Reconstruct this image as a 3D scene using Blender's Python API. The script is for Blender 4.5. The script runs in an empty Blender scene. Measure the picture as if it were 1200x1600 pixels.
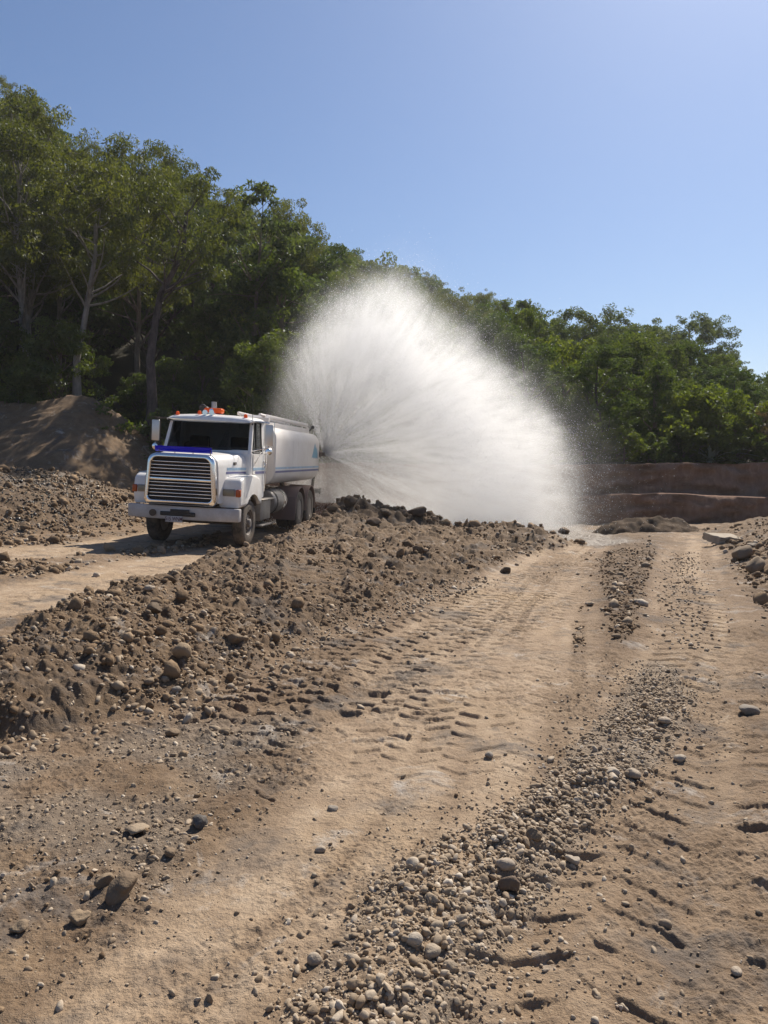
import bpy, bmesh, math, random
import numpy as np
from mathutils import Vector, Matrix, Euler

SC = bpy.context.scene
COL = SC.collection
R = math.radians

# ---------------------------------------------------------------- camera
cam_d = bpy.data.cameras.new("camera")
cam = bpy.data.objects.new("camera", cam_d)
COL.objects.link(cam)
EYE = 1.65
cam.location = (0, 0, EYE)
cam.rotation_euler = (R(90 - 3.814), 0, 0)
cam_d.sensor_fit = 'VERTICAL'
cam_d.sensor_height = 36.0
cam_d.sensor_width = 27.0
cam_d.lens = 27.0
cam_d.clip_start = 0.05
cam_d.clip_end = 6000
SC.camera = cam

# ---------------------------------------------------------------- sky, sun, exposure
SUN_AZ = R(29.0)          # to the right of straight ahead
SUN_EL = R(46.8)
w = bpy.data.worlds.new("World")
SC.world = w
w.use_nodes = True
nt = w.node_tree
bg = nt.nodes["Background"]
sky = nt.nodes.new("ShaderNodeTexSky")
sky.sky_type = 'NISHITA'
sky.sun_disc = False
sky.sun_elevation = SUN_EL
sky.sun_rotation = SUN_AZ
sky.altitude = 0.0
sky.air_density = 1.0
sky.dust_density = 0.9
sky.ozone_density = 8.0
nt.links.new(sky.outputs[0], bg.inputs[0])
bg.inputs[1].default_value = 0.068

sd = bpy.data.lights.new("sun", 'SUN')
so = bpy.data.objects.new("sun", sd)
COL.objects.link(so)
sd.energy = 5.0
sd.angle = R(0.55)
sd.color = (1.0, 0.92, 0.80)
d = Vector((math.sin(SUN_AZ) * math.cos(SUN_EL), math.cos(SUN_AZ) * math.cos(SUN_EL), math.sin(SUN_EL)))
so.rotation_euler = d.to_track_quat('Z', 'Y').to_euler()
so.location = d * 200

SC.view_settings.view_transform = 'Standard'
SC.view_settings.look = 'None'
SC.view_settings.exposure = 0.56
SC.view_settings.gamma = 1.0
SC.render.engine = 'CYCLES'
SC.cycles.max_bounces = 16
SC.cycles.diffuse_bounces = 4
SC.cycles.glossy_bounces = 4
SC.cycles.transmission_bounces = 5
SC.cycles.volume_bounces = 14
SC.cycles.transparent_max_bounces = 10
SC.cycles.use_denoising = True

# ---------------------------------------------------------------- helpers
def tag(o, label=None, cat=None, group=None, kind=None):
    if label: o["label"] = label
    if cat: o["category"] = cat
    if group: o["group"] = group
    if kind: o["kind"] = kind
    return o

def link(o, parent=None):
    COL.objects.link(o)
    if parent is not None:
        o.parent = parent
    return o

def empty(name, loc=(0, 0, 0), rot=(0, 0, 0)):
    o = bpy.data.objects.new(name, None)
    o.empty_display_size = 0.2
    o.location = loc
    o.rotation_euler = rot
    return link(o)

def np_mesh(name, V, F, mats=(), parent=None, smooth=False, attrs=None, mat_idx=None):
    """V: n x 3; F: m x k array (all faces the same size) or list of such arrays"""
    me = bpy.data.meshes.new(name)
    V = np.asarray(V, dtype=np.float32)
    Fs = F if isinstance(F, list) else [F]
    Fs = [np.asarray(f, dtype=np.int32) for f in Fs if len(f)]
    nl = sum(f.size for f in Fs)
    nf = sum(len(f) for f in Fs)
    me.vertices.add(len(V))
    me.vertices.foreach_set("co", V.ravel())
    me.loops.add(nl)
    me.loops.foreach_set("vertex_index", np.concatenate([f.ravel() for f in Fs]))
    me.polygons.add(nf)
    sizes = np.concatenate([np.full(len(f), f.shape[1], dtype=np.int32) for f in Fs])
    starts = np.concatenate([[0], np.cumsum(sizes)[:-1]]).astype(np.int32)
    me.polygons.foreach_set("loop_start", starts)
    if smooth:
        me.polygons.foreach_set("use_smooth", np.ones(nf, dtype=bool))
    if mat_idx is not None:
        me.polygons.foreach_set("material_index", np.asarray(mat_idx, dtype=np.int32))
    for m in mats:
        me.materials.append(m)
    if attrs:
        for k, (dom, a) in attrs.items():
            at = me.attributes.new(k, 'FLOAT', dom)
            at.data.foreach_set("value", np.asarray(a, dtype=np.float32))
    me.update(calc_edges=True)
    me.validate()
    o = bpy.data.objects.new(name, me)
    return link(o, parent)

# --- node helper
class NT:
    def __init__(self, name):
        self.m = bpy.data.materials.new(name)
        self.m.use_nodes = True
        self.t = self.m.node_tree
        self.t.nodes.clear()
        self.out = self.t.nodes.new("ShaderNodeOutputMaterial")
    def n(self, typ, ins=None, **props):
        nd = self.t.nodes.new(typ)
        for k, v in props.items():
            setattr(nd, k, v)
        for k, v in (ins or {}).items():
            self.set(nd.inputs[k], v)
        return nd
    def set(self, sock, v):
        if isinstance(v, bpy.types.NodeSocket):
            self.t.links.new(v, sock)
        elif hasattr(v, "outputs"):
            self.t.links.new(v.outputs[0], sock)
        else:
            if isinstance(v, (tuple, list)) and len(v) == 3 and len(sock.default_value) == 4:
                v = (*v, 1.0)
            sock.default_value = v
    def math(self, op, a, b=0.0, c=None, clamp=False):
        nd = self.n("ShaderNodeMath", operation=op, use_clamp=clamp)
        self.set(nd.inputs[0], a); self.set(nd.inputs[1], b)
        if c is not None: self.set(nd.inputs[2], c)
        return nd.outputs[0]
    def vmath(self, op, a, b=(0, 0, 0)):
        nd = self.n("ShaderNodeVectorMath", operation=op)
        self.set(nd.inputs[0], a); self.set(nd.inputs[1], b)
        return nd
    def mix(self, f, a, b, blend='MIX'):
        nd = self.n("ShaderNodeMix", data_type='RGBA', blend_type=blend)
        self.set(nd.inputs[0], f); self.set(nd.inputs[6], a); self.set(nd.inputs[7], b)
        return nd.outputs[2]
    def ramp(self, f, stops, interp='LINEAR'):
        nd = self.n("ShaderNodeValToRGB")
        self.set(nd.inputs[0], f)
        cr = nd.color_ramp
        cr.interpolation = interp
        while len(cr.elements) < len(stops):
            cr.elements.new(0.5)
        for e, (p, c) in zip(cr.elements, stops):
            e.position = p
            e.color = (*c, 1.0) if isinstance(c, (tuple, list)) else (c, c, c, 1.0)
        return nd.outputs[0]
    def noise(self, vec, scale, detail=4, rough=0.55, dist=0.0):
        nd = self.n("ShaderNodeTexNoise", {"Scale": scale, "Detail": detail, "Roughness": rough, "Distortion": dist})
        if vec is not None: self.set(nd.inputs["Vector"], vec)
        return nd.outputs[0]
    def attr(self, name):
        return self.n("ShaderNodeAttribute", attribute_name=name).outputs["Fac"]
    def map(self, v, a, b, c=0.0, d=1.0):
        nd = self.n("ShaderNodeMapRange", {0: v, 1: a, 2: b, 3: c, 4: d})
        return nd.outputs[0]
    def bump(self, h, strength=0.5, dist=0.01, normal=None):
        nd = self.n("ShaderNodeBump", {"Height": h, "Strength": strength, "Distance": dist})
        if normal is not None: self.set(nd.inputs["Normal"], normal)
        return nd.outputs[0]
    def bsdf(self, **k):
        nd = self.n("ShaderNodeBsdfPrincipled")
        for key, v in k.items():
            self.set(nd.inputs[key.replace("_", " ")], v)
        return nd
    def done(self, surf=None, vol=None):
        if surf is not None: self.set(self.out.inputs["Surface"], surf)
        if vol is not None: self.set(self.out.inputs["Volume"], vol)
        return self.m

def simple_mat(name, col, rough=0.5, metal=0.0, dirt=0.0, dirt_col=(0.22, 0.16, 0.10), bump=0.0, spec=None, coat=0.0, scale=3.0):
    t = NT(name)
    tc = t.n("ShaderNodeTexCoord").outputs["Object"]
    n1 = t.noise(tc, scale, 6, 0.6)
    n2 = t.noise(tc, scale * 9, 3, 0.6)
    c = t.mix(t.map(n1, 0.3, 0.75, 0.0, 0.25), col, tuple(x * 0.8 for x in col))
    r = rough
    if dirt > 0:
        f = t.math('MULTIPLY', t.map(t.math('ADD', t.math('MULTIPLY', n1, 0.7), t.math('MULTIPLY', n2, 0.3)), 0.35, 0.7), dirt, clamp=True)
        c = t.mix(f, c, dirt_col)
        r = t.math('ADD', rough, t.math('MULTIPLY', f, 0.9 - rough))
    b = t.bsdf(Base_Color=c, Roughness=r, Metallic=metal)
    if coat: b.inputs["Coat Weight"].default_value = coat
    if spec is not None: b.inputs["Specular IOR Level"].default_value = spec
    if bump: t.set(b.inputs["Normal"], t.bump(n2, bump, 0.01))
    return t.done(b)

# --- numpy noise
def _h(ix, iy, seed):
    n = (ix.astype(np.int64) * 374761393 + iy.astype(np.int64) * 668265263 + seed * 974634533) & 0xFFFFFFFF
    n = ((n ^ (n >> 13)) * 1274126177) & 0xFFFFFFFF
    n = ((n ^ (n >> 16)) * 2246822519) & 0xFFFFFFFF
    return ((n ^ (n >> 15)) & 0xFFFFFF) / float(0xFFFFFF)

def vn(x, y, seed=0):
    ix = np.floor(x); iy = np.floor(y)
    fx = x - ix; fy = y - iy
    u = fx * fx * fx * (fx * (fx * 6 - 15) + 10)
    v = fy * fy * fy * (fy * (fy * 6 - 15) + 10)
    a = _h(ix, iy, seed); b = _h(ix + 1, iy, seed); c = _h(ix, iy + 1, seed); e = _h(ix + 1, iy + 1, seed)
    return (a + (b - a) * u) * (1 - v) + (c + (e - c) * u) * v

def fbm(x, y, scale, octv=4, seed=0, gain=0.5):
    s = 0.0; amp = 1.0; tot = 0.0
    ca, sa = 0.8, 0.6
    px, py = x * scale, y * scale
    for i in range(octv):
        s = s + amp * vn(px + 17.3 * i, py - 9.1 * i, seed + i)
        tot += amp; amp *= gain
        px, py = (px * ca - py * sa) * 2.03, (px * sa + py * ca) * 2.03
    return s / tot - 0.5

def worley(x, y, scale, seed=0):
    px, py = x * scale, y * scale
    ix = np.floor(px); iy = np.floor(py)
    best = np.full(px.shape, 9.0); bid = np.zeros(px.shape)
    for dx in (-1, 0, 1):
        for dy in (-1, 0, 1):
            jx, jy = ix + dx, iy + dy
            cx = jx + 0.15 + 0.7 * _h(jx, jy, seed)
            cy = jy + 0.15 + 0.7 * _h(jx, jy, seed + 77)
            dd = (px - cx) ** 2 + (py - cy) ** 2
            m = dd < best
            best = np.where(m, dd, best)
            bid = np.where(m, _h(jx, jy, seed + 191), bid)
    return np.sqrt(best), bid

def sstep(a, b, x):
    t = np.clip((x - a) / (b - a), 0, 1)
    return t * t * (3 - 2 * t)

def catmull(P, n=6):
    P = np.asarray(P, float)
    Q = np.vstack([2 * P[0] - P[1], P, 2 * P[-1] - P[-2]])
    out = []
    for i in range(1, len(Q) - 2):
        for k in range(n):
            t = k / n
            a, b, c, e = Q[i - 1], Q[i], Q[i + 1], Q[i + 2]
            out.append(0.5 * (2 * b + (c - a) * t + (2 * a - 5 * b + 4 * c - e) * t * t + (3 * b - a - 3 * c + e) * t ** 3))
    out.append(P[-1])
    return np.array(out)

def polyinfo(P, x, y):
    """distance to polyline, signed side (+ left), arc length, extra columns interpolated"""
    P = np.asarray(P, float)
    best = np.full(x.shape, 1e9); side = np.zeros(x.shape); s = np.zeros(x.shape)
    ex = [np.zeros(x.shape) for _ in range(P.shape[1] - 2)]
    cum = 0.0
    for i in range(len(P) - 1):
        a, b = P[i], P[i + 1]
        dx, dy = b[0] - a[0], b[1] - a[1]
        L = math.hypot(dx, dy)
        t = np.clip(((x - a[0]) * dx + (y - a[1]) * dy) / (L * L), 0, 1)
        qx, qy = x - a[0] - t * dx, y - a[1] - t * dy
        dd = qx * qx + qy * qy
        m = dd < best
        best = np.where(m, dd, best)
        side = np.where(m, np.sign(dx * (y - a[1]) - dy * (x - a[0])), side)
        s = np.where(m, cum + t * L, s)
        for k in range(len(ex)):
            ex[k] = np.where(m, a[2 + k] + (b[2 + k] - a[2 + k]) * t, ex[k])
        cum += L
    return np.sqrt(best), side, s, ex
# ================================================================ TERRAIN
T1 = catmull([(-1.1, 1.0, .40), (-.47, 2.25, .45), (.11, 3.41, .52), (.55, 5.28, .80), (1.55, 9.1, .85), (3.05, 13.9, .62), (4.55, 17.8, .6), (6.2, 22, .6), (7.4, 25, .6)])
T2 = catmull([(.2, 1.0, .35), (.58, 2.3, .40), (1.06, 3.41, .40), (1.9, 5.2, .38), (3.05, 7.4, .36), (4.85, 12.1, .38), (6.6, 16.4, .45), (8.6, 21, .5)])
RID = catmull([(-.25, 1.6, .28, .05), (.0, 2.25, .30, .055), (.2, 2.71, .27, .05), (.52, 3.14, .22, .05), (.84, 3.6, .19, .045), (1.39, 4.4, .22, .035), (1.9, 5.28, .22, .02), (2.3, 6.4, .2, .01)])
FOOT = catmull([(-6, 1.6), (-3.6, 3.3), (-2.2, 4.42), (-1.22, 5.45), (-.72, 7.1), (.3, 9.1), (1.56, 11.7), (3.0, 14.8), (4.6, 17.9)], 4)
CREST = catmull([(-6, 2.3, .3, .6), (-3.5, 3.9, .34, .6), (-2.75, 5.2, .40, .6), (-2.62, 7.2, .45, .6), (-2.25, 10.9, .46, .6), (-2.0, 14.9, .36, .5), (-1.55, 19, .55, .5),
                 (-.96, 20.8, .80, .8), (.87, 20.2, .58, .9), (1.9, 18.9, .38, .8), (3.4, 18.2, .34, .6), (4.7, 18.5, .16, .5)], 4)
LEFTB = catmull([(-26, 13), (-14, 15.3), (-8.8, 17.3), (-7.1, 19.6), (-6.7, 22), (-6.4, 26), (-6.2, 32)], 4)
RIGHTB = catmull([(2.9, 4.6), (3.6, 7.2), (4.35, 8.9), (5.45, 12.1), (7.4, 17.6), (9.2, 22), (10.2, 24.5)], 4)
BTRK = catmull([(-.75, 8.6), (-1.0, 11), (-1.25, 14), (-1.35, 17)], 4)
ROADT = [catmull([(-6.2, 4.5), (-4.9, 9), (-4.0, 13), (-3.3, 16.6), (-2.6, 23)], 4), catmull([(-9.5, 9.0), (-7.2, 13.5), (-5.7, 16.8), (-4.8, 23)], 4)]

def hill_h(x):
    return np.interp(x, [-120, -60, -35, -17.5, -6.4, 2.3, 11.7, 21, 30, 35, 60, 120], [36, 33, 27, 19, 12.5, 9.5, 7.5, 6.5, 5.0, 2.6, 2.0, 2.0])

def tread(s, t, hw, period=.27, skew=.55, depth=.016):
    """two staggered rows of lugs across a wheel lane"""
    a = np.abs(t) / hw
    ph = s / period + np.where(t > 0, .5, 0) + a * skew
    v = np.abs((ph % 1.0) - .5) * 2
    bar = sstep(.66, .80, v + .22 * vn(s * 9, t * 14, 402) - .1)
    edge = sstep(1.0, .82, a + .3 * vn(s * 5, t * 5, 404) - .12) * sstep(.0, .08, a)
    brk = .30 + .70 * sstep(.30, .52, vn(s * 2.6 + 40, t * 5.0, 401) * .6 + vn(s * 7.1, t * 11.0, 403) * .4)
    lip = .25 * sstep(.35, .55, v) * (1 - sstep(.55, .68, v))
    return depth * (lip - 1.25 * bar) * edge * brk

def terrain(x, y):
    x = np.asarray(x, float); y = np.asarray(y, float)
    z = -.02 * np.clip(y - 4, 0, 22)
    rough = np.zeros(x.shape); pale = np.zeros(x.shape); wet = np.zeros(x.shape); grav = np.zeros(x.shape)
    n_big = fbm(x, y, .35, 3, 5)
    n_mid = fbm(x, y, 1.3, 4, 11)
    n_fin = fbm(x, y, 7.0, 4, 21)
    # --- compacted wheel tracks
    d1, sd1, s1, (hw1,) = polyinfo(T1, x, y)
    l1 = d1 * sd1
    m1 = sstep(hw1 + .22, hw1 - .12, d1 + n_mid * .35 + n_fin * .12)
    d2, sd2, s2, (hw2,) = polyinfo(T2, x, y)
    l2 = d2 * sd2
    m2 = sstep(hw2 + .2, hw2 - .1, d2 + n_mid * .3 + n_fin * .12)
    pale = np.maximum(pale, np.maximum(m1, m2 * .85))
    # long streaks left by repeated passes, running with the wheels
    st1 = vn(l1 * 3.1 + 11, s1 * .16, 501) * .6 + vn(l1 * 7.5, s1 * .30 + 5, 502) * .4
    st2 = vn(l2 * 3.6 + 3, s2 * .2, 503) * .6 + vn(l2 * 8.0, s2 * .35, 504) * .4
    ctr = sstep(.30, .10, np.abs(l1 + .12) / np.maximum(hw1, .3)) * sstep(4.5, 7, y)        # darker crown between the wheels
    pale = pale * np.where(d1 < d2 + .3, .35 + .8 * sstep(.30, .62, st1), .35 + .8 * sstep(.30, .62, st2)) * (1 - .45 * ctr * sstep(-.1, .15, n_mid))
    pale = np.clip(pale, 0, 1)
    rough = np.maximum(rough, .55 * sstep(.48, .30, st1) * sstep(2.6, 1.8, d1) * sstep(-.2, .1, n_mid))
    z = z + .022 * (st1 - .5) * sstep(2.8, 2.0, d1) + .022 * (st2 - .5) * sstep(1.6, 1.0, d2)
    # wide dozer / scraper lane marks between track and berm
    df, sf, sF, _ = polyinfo(FOOT, x, y)
    dfs = df * sf                                  # + on the berm side
    lane = sstep(-1.9, -1.2, dfs) * sstep(.05, -.2, dfs) * sstep(4.2, 5.4, y) * sstep(19, 13, y)
    wear = sstep(-.12, .16, fbm(x, y, .9, 3, 41))
    bars = np.zeros(x.shape)
    for off in (-.30, -.72, -1.15, -1.62):
        bars += tread(sF + .33 * off + .25 * fbm(x, y, .6, 2, 45), dfs - off + .05 * n_mid, .19, .21, .25, .034)
    z = z + bars * lane * (0.6 + .4 * wear)
    w1 = sstep(-.1, .2, fbm(x, y, .8, 3, 43))
    for off in (.62, 1.05):           # older passes left of the pale track
        z = z + tread(s1 + off, l1 - hw1 - off + .25, .22, .20, .35, .026) * sstep(2.6, 3.4, y) * sstep(7.5, 6, y) * sstep(-.12, .12, fbm(x, y, .9, 3, 44))
    for off in (-.30, .0, .30):
        z = z + m1 * (.3 + .7 * w1) * tread(s1 + .18 * fbm(x, y, .8, 3, 48) + 1.7 * off, l1 - off * hw1 * 1.7, .19, .20, .40, .030) * (.45 + .55 * sstep(9, 5, y) + .6 * sstep(9, 12, y)) * sstep(3.1, 6.0, y)
    for off in (-.16, .12):          # scalloped lines pressed by the tyres' shoulders
        q = np.abs(l1 - off - .04 * n_mid)
        z = z - .026 * sstep(.06, .035, q) * sstep(.25, .6, np.abs((s1 / .135) % 1 - .5) * 2) * sstep(4.2, 5.2, y) * sstep(16, 13, y) * sstep(-.2, .05, fbm(x, y, .7, 2, 47))
    z = z + m2 * tread(s2, l2, hw2, .24, .8, .022) * (.4 + .6 * w1)
    # bottom right chevrons (a lane parallel with the second track)
    l3 = l2 + .85
    m3 = sstep(.42, .3, np.abs(l3)) * sstep(6.5, 4.5, y)
    z = z + m3 * tread(s2 + .1, l3, .4, .26, .8, .022) * (.3 + .7 * wear)
    pale = np.maximum(pale, m3 * .35 * sstep(-.15, .2, n_mid))
    # ruts: tracks lie a little low
    z = z - .03 * m1 * sstep(3, 6, y) - .035 * m2
    # --- gravel ridge
    dr, sr, s_r, (wr, hr) = polyinfo(RID, x, y)
    rr = np.clip(1 - (dr / (wr * (1.15 + n_mid * .9))) ** 2, 0, 1)
    z = z + hr * rr * (1 + 1.2 * n_fin)
    grav = np.maximum(grav, sstep(0, .35, rr))
    # --- rough strip between tracks, beyond the ridge
    mid = sstep(0.1, .4, d1 - hw1) * sstep(.1, .35, d2 - hw2) * (sd1 < 0) * (sd2 > 0) * sstep(5.5, 8, y) * sstep(20, 17, y)
    rough = np.maximum(rough, mid * (.55 + .45 * sstep(-.3, .1, n_mid + .1)))
    wet = np.maximum(wet, mid * .42 * sstep(-.35, .0, n_mid))
    z = z + mid * (.05 + .10 * np.clip(fbm(x, y, 2.2, 4, 61), -.2, 1) + .03 * n_fin)
    # --- rubble between berm foot and near track
    rub = sstep(.0, .35, d1 - hw1) * (sd1 > 0) * sstep(-.1, -.45, dfs) * sstep(5.6, 4.4, y)
    rz = rub * sstep(-.18, .1, fbm(x, y, 1.1, 3, 71))
    rough = np.maximum(rough, rz * .8)
    grav = np.maximum(grav, rub * sstep(-.1, .12, fbm(x, y, 1.5, 3, 73)) * .7)
    z = z + rub * (.04 * fbm(x, y, 2.2, 4, 75) + .03 * n_fin) + rz * .012
    # --- right hand: dark rubble with slabs
    dR, sR, sRr, _ = polyinfo(RIGHTB, x, y)
    dRs = -dR * sR
    rb = sstep(-.15, .45, dRs + n_mid * .4)
    z = z + rb * (.34 * sstep(.1, 1.6, dRs) + .24 * np.clip(fbm(x, y, 1.4, 5, 81), -.25, 1) + .05 * n_fin) * sstep(4.5, 7.5, y) * sstep(26, 22, y)
    rough = np.maximum(rough, rb * sstep(4, 6, y))
    # --- berm
    dc, sc, sC, (hc, wb) = polyinfo(CREST, x, y)
    inside = (sf > 0) & (sc < 0)
    t = df / (df + dc + 1e-6)
    prof = np.where(inside, hc * (1 - (1 - t) ** 1.7), 0)
    beyond = (sf > 0) & (sc >= 0)
    prof = np.where(beyond, hc * (1 - sstep(0, 1, dc / wb)), prof)
    bm = np.where(inside, sstep(0, .12, t), np.where(beyond, sstep(1.15, .7, dc / wb), 0))
    endf = sstep(.15, 1.3, np.hypot(x - 4.75, y - 18.3))
    prof = prof * endf
    bm = bm * sstep(-1.2, .4, y - 2) * endf
    db, sb, sB, _ = polyinfo(BTRK, x, y)
    mb = sstep(.42, .3, db) * sstep(7.6, 9, y) * sstep(18, 16, y)
    lump = fbm(x, y, 1.1, 4, 31)
    wd, wid = worley(x + .15 * n_mid, y + .15 * n_fin, 3.2, 7)
    clod = np.sqrt(np.clip(.20 - wd * wd, 0, 1)) * (wid > .45) * wid * (.75 + 1.2 * n_fin)
    wd2, wid2 = worley(x + .08 * n_fin, y, 9.0, 9)
    clod2 = np.sqrt(np.clip(.16 - wd2 * wd2, 0, 1)) * (wid2 > .35)
    amp = np.clip(hc / .45, .4, 1.6)
    far = sstep(8, 14, y)
    z = z + prof + bm * (1 - .85 * mb) * ((.22 + .20 * far) * lump * amp * sstep(0, .25, t + beyond) + (.13 + .13 * far) * clod + .06 * clod2 + .05 * n_fin)
    z = z + mb * bm * (tread(sB, db * sb, .4, .3, .3, .035) - .03)
    rough = np.maximum(rough, bm)
    z = z - .012 * (1 - bm) * 0
    wet = np.maximum(wet, bm * (.12 + .25 * sstep(-.1, .15, fbm(x, y, .6, 3, 98))))
    # --- truck road beyond the berm
    road = ((sc > 0) & (dc > wb * .8)) * sstep(30, 26, y)
    dL, sL, sLL, _ = polyinfo(LEFTB, x, y)
    dLs = dL * sL
    lf = sstep(-.3, .5, dLs + n_mid * .6)
    for rt in ROADT:
        dq, sq, sqq, _ = polyinfo(rt, x, y)
        mq = road * sstep(1.05, .6, dq + n_mid * .6) * (1 - lf)
        pale = np.maximum(pale, mq)
        z = z - .035 * mq + mq * tread(sqq, dq * sq, .4, .28, .6, .012)
    rd = road * (1 - lf) * (1 - pale)
    rough = np.maximum(rough, rd * .75 * sstep(-.1, .15, n_mid))
    z = z + rd * (.05 * fbm(x, y, 2, 4, 91) + .03 * n_fin)
    # cross fall under the truck
    xr = (x + 3.0) * .0 - (x + 3.05 - .105 * (y - 17.6))
    z = z + np.where((sc > 0), np.clip(xr * .047, -.05, .25), 0) * sstep(8, 13, y) * sstep(27, 25, y) * sstep(0.2, .9, dc) * (x < -1)
    # left: broken wet ground rising to the mound
    z = z + lf * ((.75 * (1 - np.exp(-np.clip(dLs, 0, 50) / 1.6)) + .25 * np.clip(dLs - .8, 0, 3.2)) + .22 * fbm(x, y, .9, 5, 95) + .10 * clod * 1.4 + .05 * n_fin) * sstep(30, 26, y)
    rough = np.maximum(rough, lf)
    wet = np.maximum(wet, lf * (.10 + .40 * sstep(-.15, .1, fbm(x, y, .7, 3, 94))))
    band = np.exp(-((dLs - 3.3 + 1.2 * n_big) / 1.5) ** 2) * sstep(13, 15, y)
    wet = np.maximum(wet, band * sstep(-.22, .05, n_mid))
    # --- wet pad under the spray
    padn = fbm(x, y, 3.5, 4, 197)
    pad = ((sc > 0) | (sf < 0)) * sstep(17.0, 18.6, y + .5 * n_mid) * sstep(28, 26, y) * sstep(-3.4, -1.6, x) * sstep(7.6, 5.6, x + n_mid)
    wet = np.maximum(wet, pad)
    z = z - pad * (.05 + .02 * n_mid - .10 * padn)
    pale = pale * (1 - pad)
    rough = rough * (1 - pad * (bm < .3))
    wet = np.maximum(wet, bm * far * sstep(.05, .22, fbm(x, y, .8, 3, 97)) * .45)
    # --- level ground behind, rising to the forest
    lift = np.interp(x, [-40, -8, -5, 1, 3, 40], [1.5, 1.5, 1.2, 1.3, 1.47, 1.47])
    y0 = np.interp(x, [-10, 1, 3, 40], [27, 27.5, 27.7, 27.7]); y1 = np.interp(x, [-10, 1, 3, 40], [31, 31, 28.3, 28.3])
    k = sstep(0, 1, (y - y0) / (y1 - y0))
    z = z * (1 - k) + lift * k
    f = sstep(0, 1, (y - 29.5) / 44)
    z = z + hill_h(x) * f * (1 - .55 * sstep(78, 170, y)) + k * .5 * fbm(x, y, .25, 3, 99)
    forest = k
    # --- grain
    g1 = fbm(x, y, 24.0, 3, 211); g2 = vn(x * 70, y * 70, 212) - .5
    sm = (1 - .40 * np.maximum(pale, .0)) * (.35 + 1.1 * sstep(-.18, .2, fbm(x, y, 1.7, 3, 217)))
    z = z + (1 - forest) * sstep(30, 12, y) * ((.024 * g1 + .007 * g2) * sm + .055 * np.clip(fbm(x, y, 11, 3, 213) - .07, 0, 1) * (.25 + rough))
    z = z + (1 - forest) * (.012 * n_mid + .010 * n_fin * (1 - .7 * np.maximum(m1, m2)) + .05 * n_big * sstep(1.5, 4, y) * .5)
    return z, dict(pale=pale, rough=rough, wet=wet, grav=grav, forest=forest, berm=bm)

def ground_z(x, y):
    return terrain(np.atleast_1d(np.asarray(x, float)), np.atleast_1d(np.asarray(y, float)))[0]

def gz(x, y):
    return float(ground_z([x], [y])[0])

def px(u, v, z=None, d=None):
    """design helper: photograph position (1200 x 1600) -> place on the ground sheet (or at distance d)"""
    a = (u - 600) / 1200.0; e = (v - 720) / 1200.0
    if d is not None:
        return a * d, d, EYE - e * d
    ds = np.geomspace(1.6, 60, 900)
    zz = ground_z(a * ds, ds)
    hit = np.nonzero(EYE - e * ds < zz)[0]
    q = ds[hit[0]] if len(hit) else 40.0
    return a * q, q, float(np.interp(q, ds, zz))

def build_ground():
    rs = [0.0, .3, .6, .9, 1.2, 1.5]
    r = 1.6
    while r < 45:
        rs.append(r); r += max(.0055, .00095 * r ** 1.5)
    while r < 200:
        rs.append(r); r += .5 + (r - 45) * .03
    while r < 4500:
        rs.append(r); r *= 1.25
    rs = np.array(rs)
    a = np.concatenate([np.linspace(-180, -75, 22)[:-1], np.linspace(-75, -33, 60)[:-1], np.linspace(-33, 33, 860)[:-1], np.linspace(33, 75, 60)[:-1], np.linspace(75, 180, 22)[:-1]])
    th = np.radians(a)
    RR, TT = np.meshgrid(rs[1:], th, indexing='ij')
    X = (RR * np.sin(TT)).ravel(); Y = (RR * np.cos(TT)).ravel()
    X = np.append(X, 0.0); Y = np.append(Y, 0.0)
    near = np.hypot(X, Y) < 200
    Z = np.zeros(X.shape)
    M = {k: np.zeros(X.shape) for k in ("pale", "rough", "wet", "grav", "forest", "berm")}
    idx = np.nonzero(near)[0]
    for ch in np.array_split(idx, 8):
        zz, mm = terrain(X[ch], Y[ch])
        Z[ch] = zz
        for k in M: M[k][ch] = mm[k]
    fi = np.nonzero(~near)[0]
    Z[fi] = 1.5 + hill_h(X[fi]) * .4 * (Y[fi] > 0); M["forest"][fi] = 1
    nr, na = len(rs) - 1, len(th)
    i = np.arange(nr - 1)[:, None]; j = np.arange(na)[None, :]
    j2 = (j + 1) % na
    F = np.stack([i * na + j, i * na + j2, (i + 1) * na + j2, (i + 1) * na + j], axis=-1).reshape(-1, 4)
    F = F[:, ::-1]
    c = len(X) - 1
    jj = np.arange(na)
    F3 = np.stack([np.full(na, c), (jj + 1) % na, jj], axis=-1)[:, ::-1]
    V = np.stack([X, Y, Z], axis=-1)
    o = np_mesh("ground", V, [F, F3], [ground_material()], smooth=True, attrs={k: ('POINT', M[k]) for k in M})
    # faces upward?
    tag(o, "churned brown earthworks ground with compacted wheel tracks and a rough soil windrow", None, None, "structure")
    return o

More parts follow.
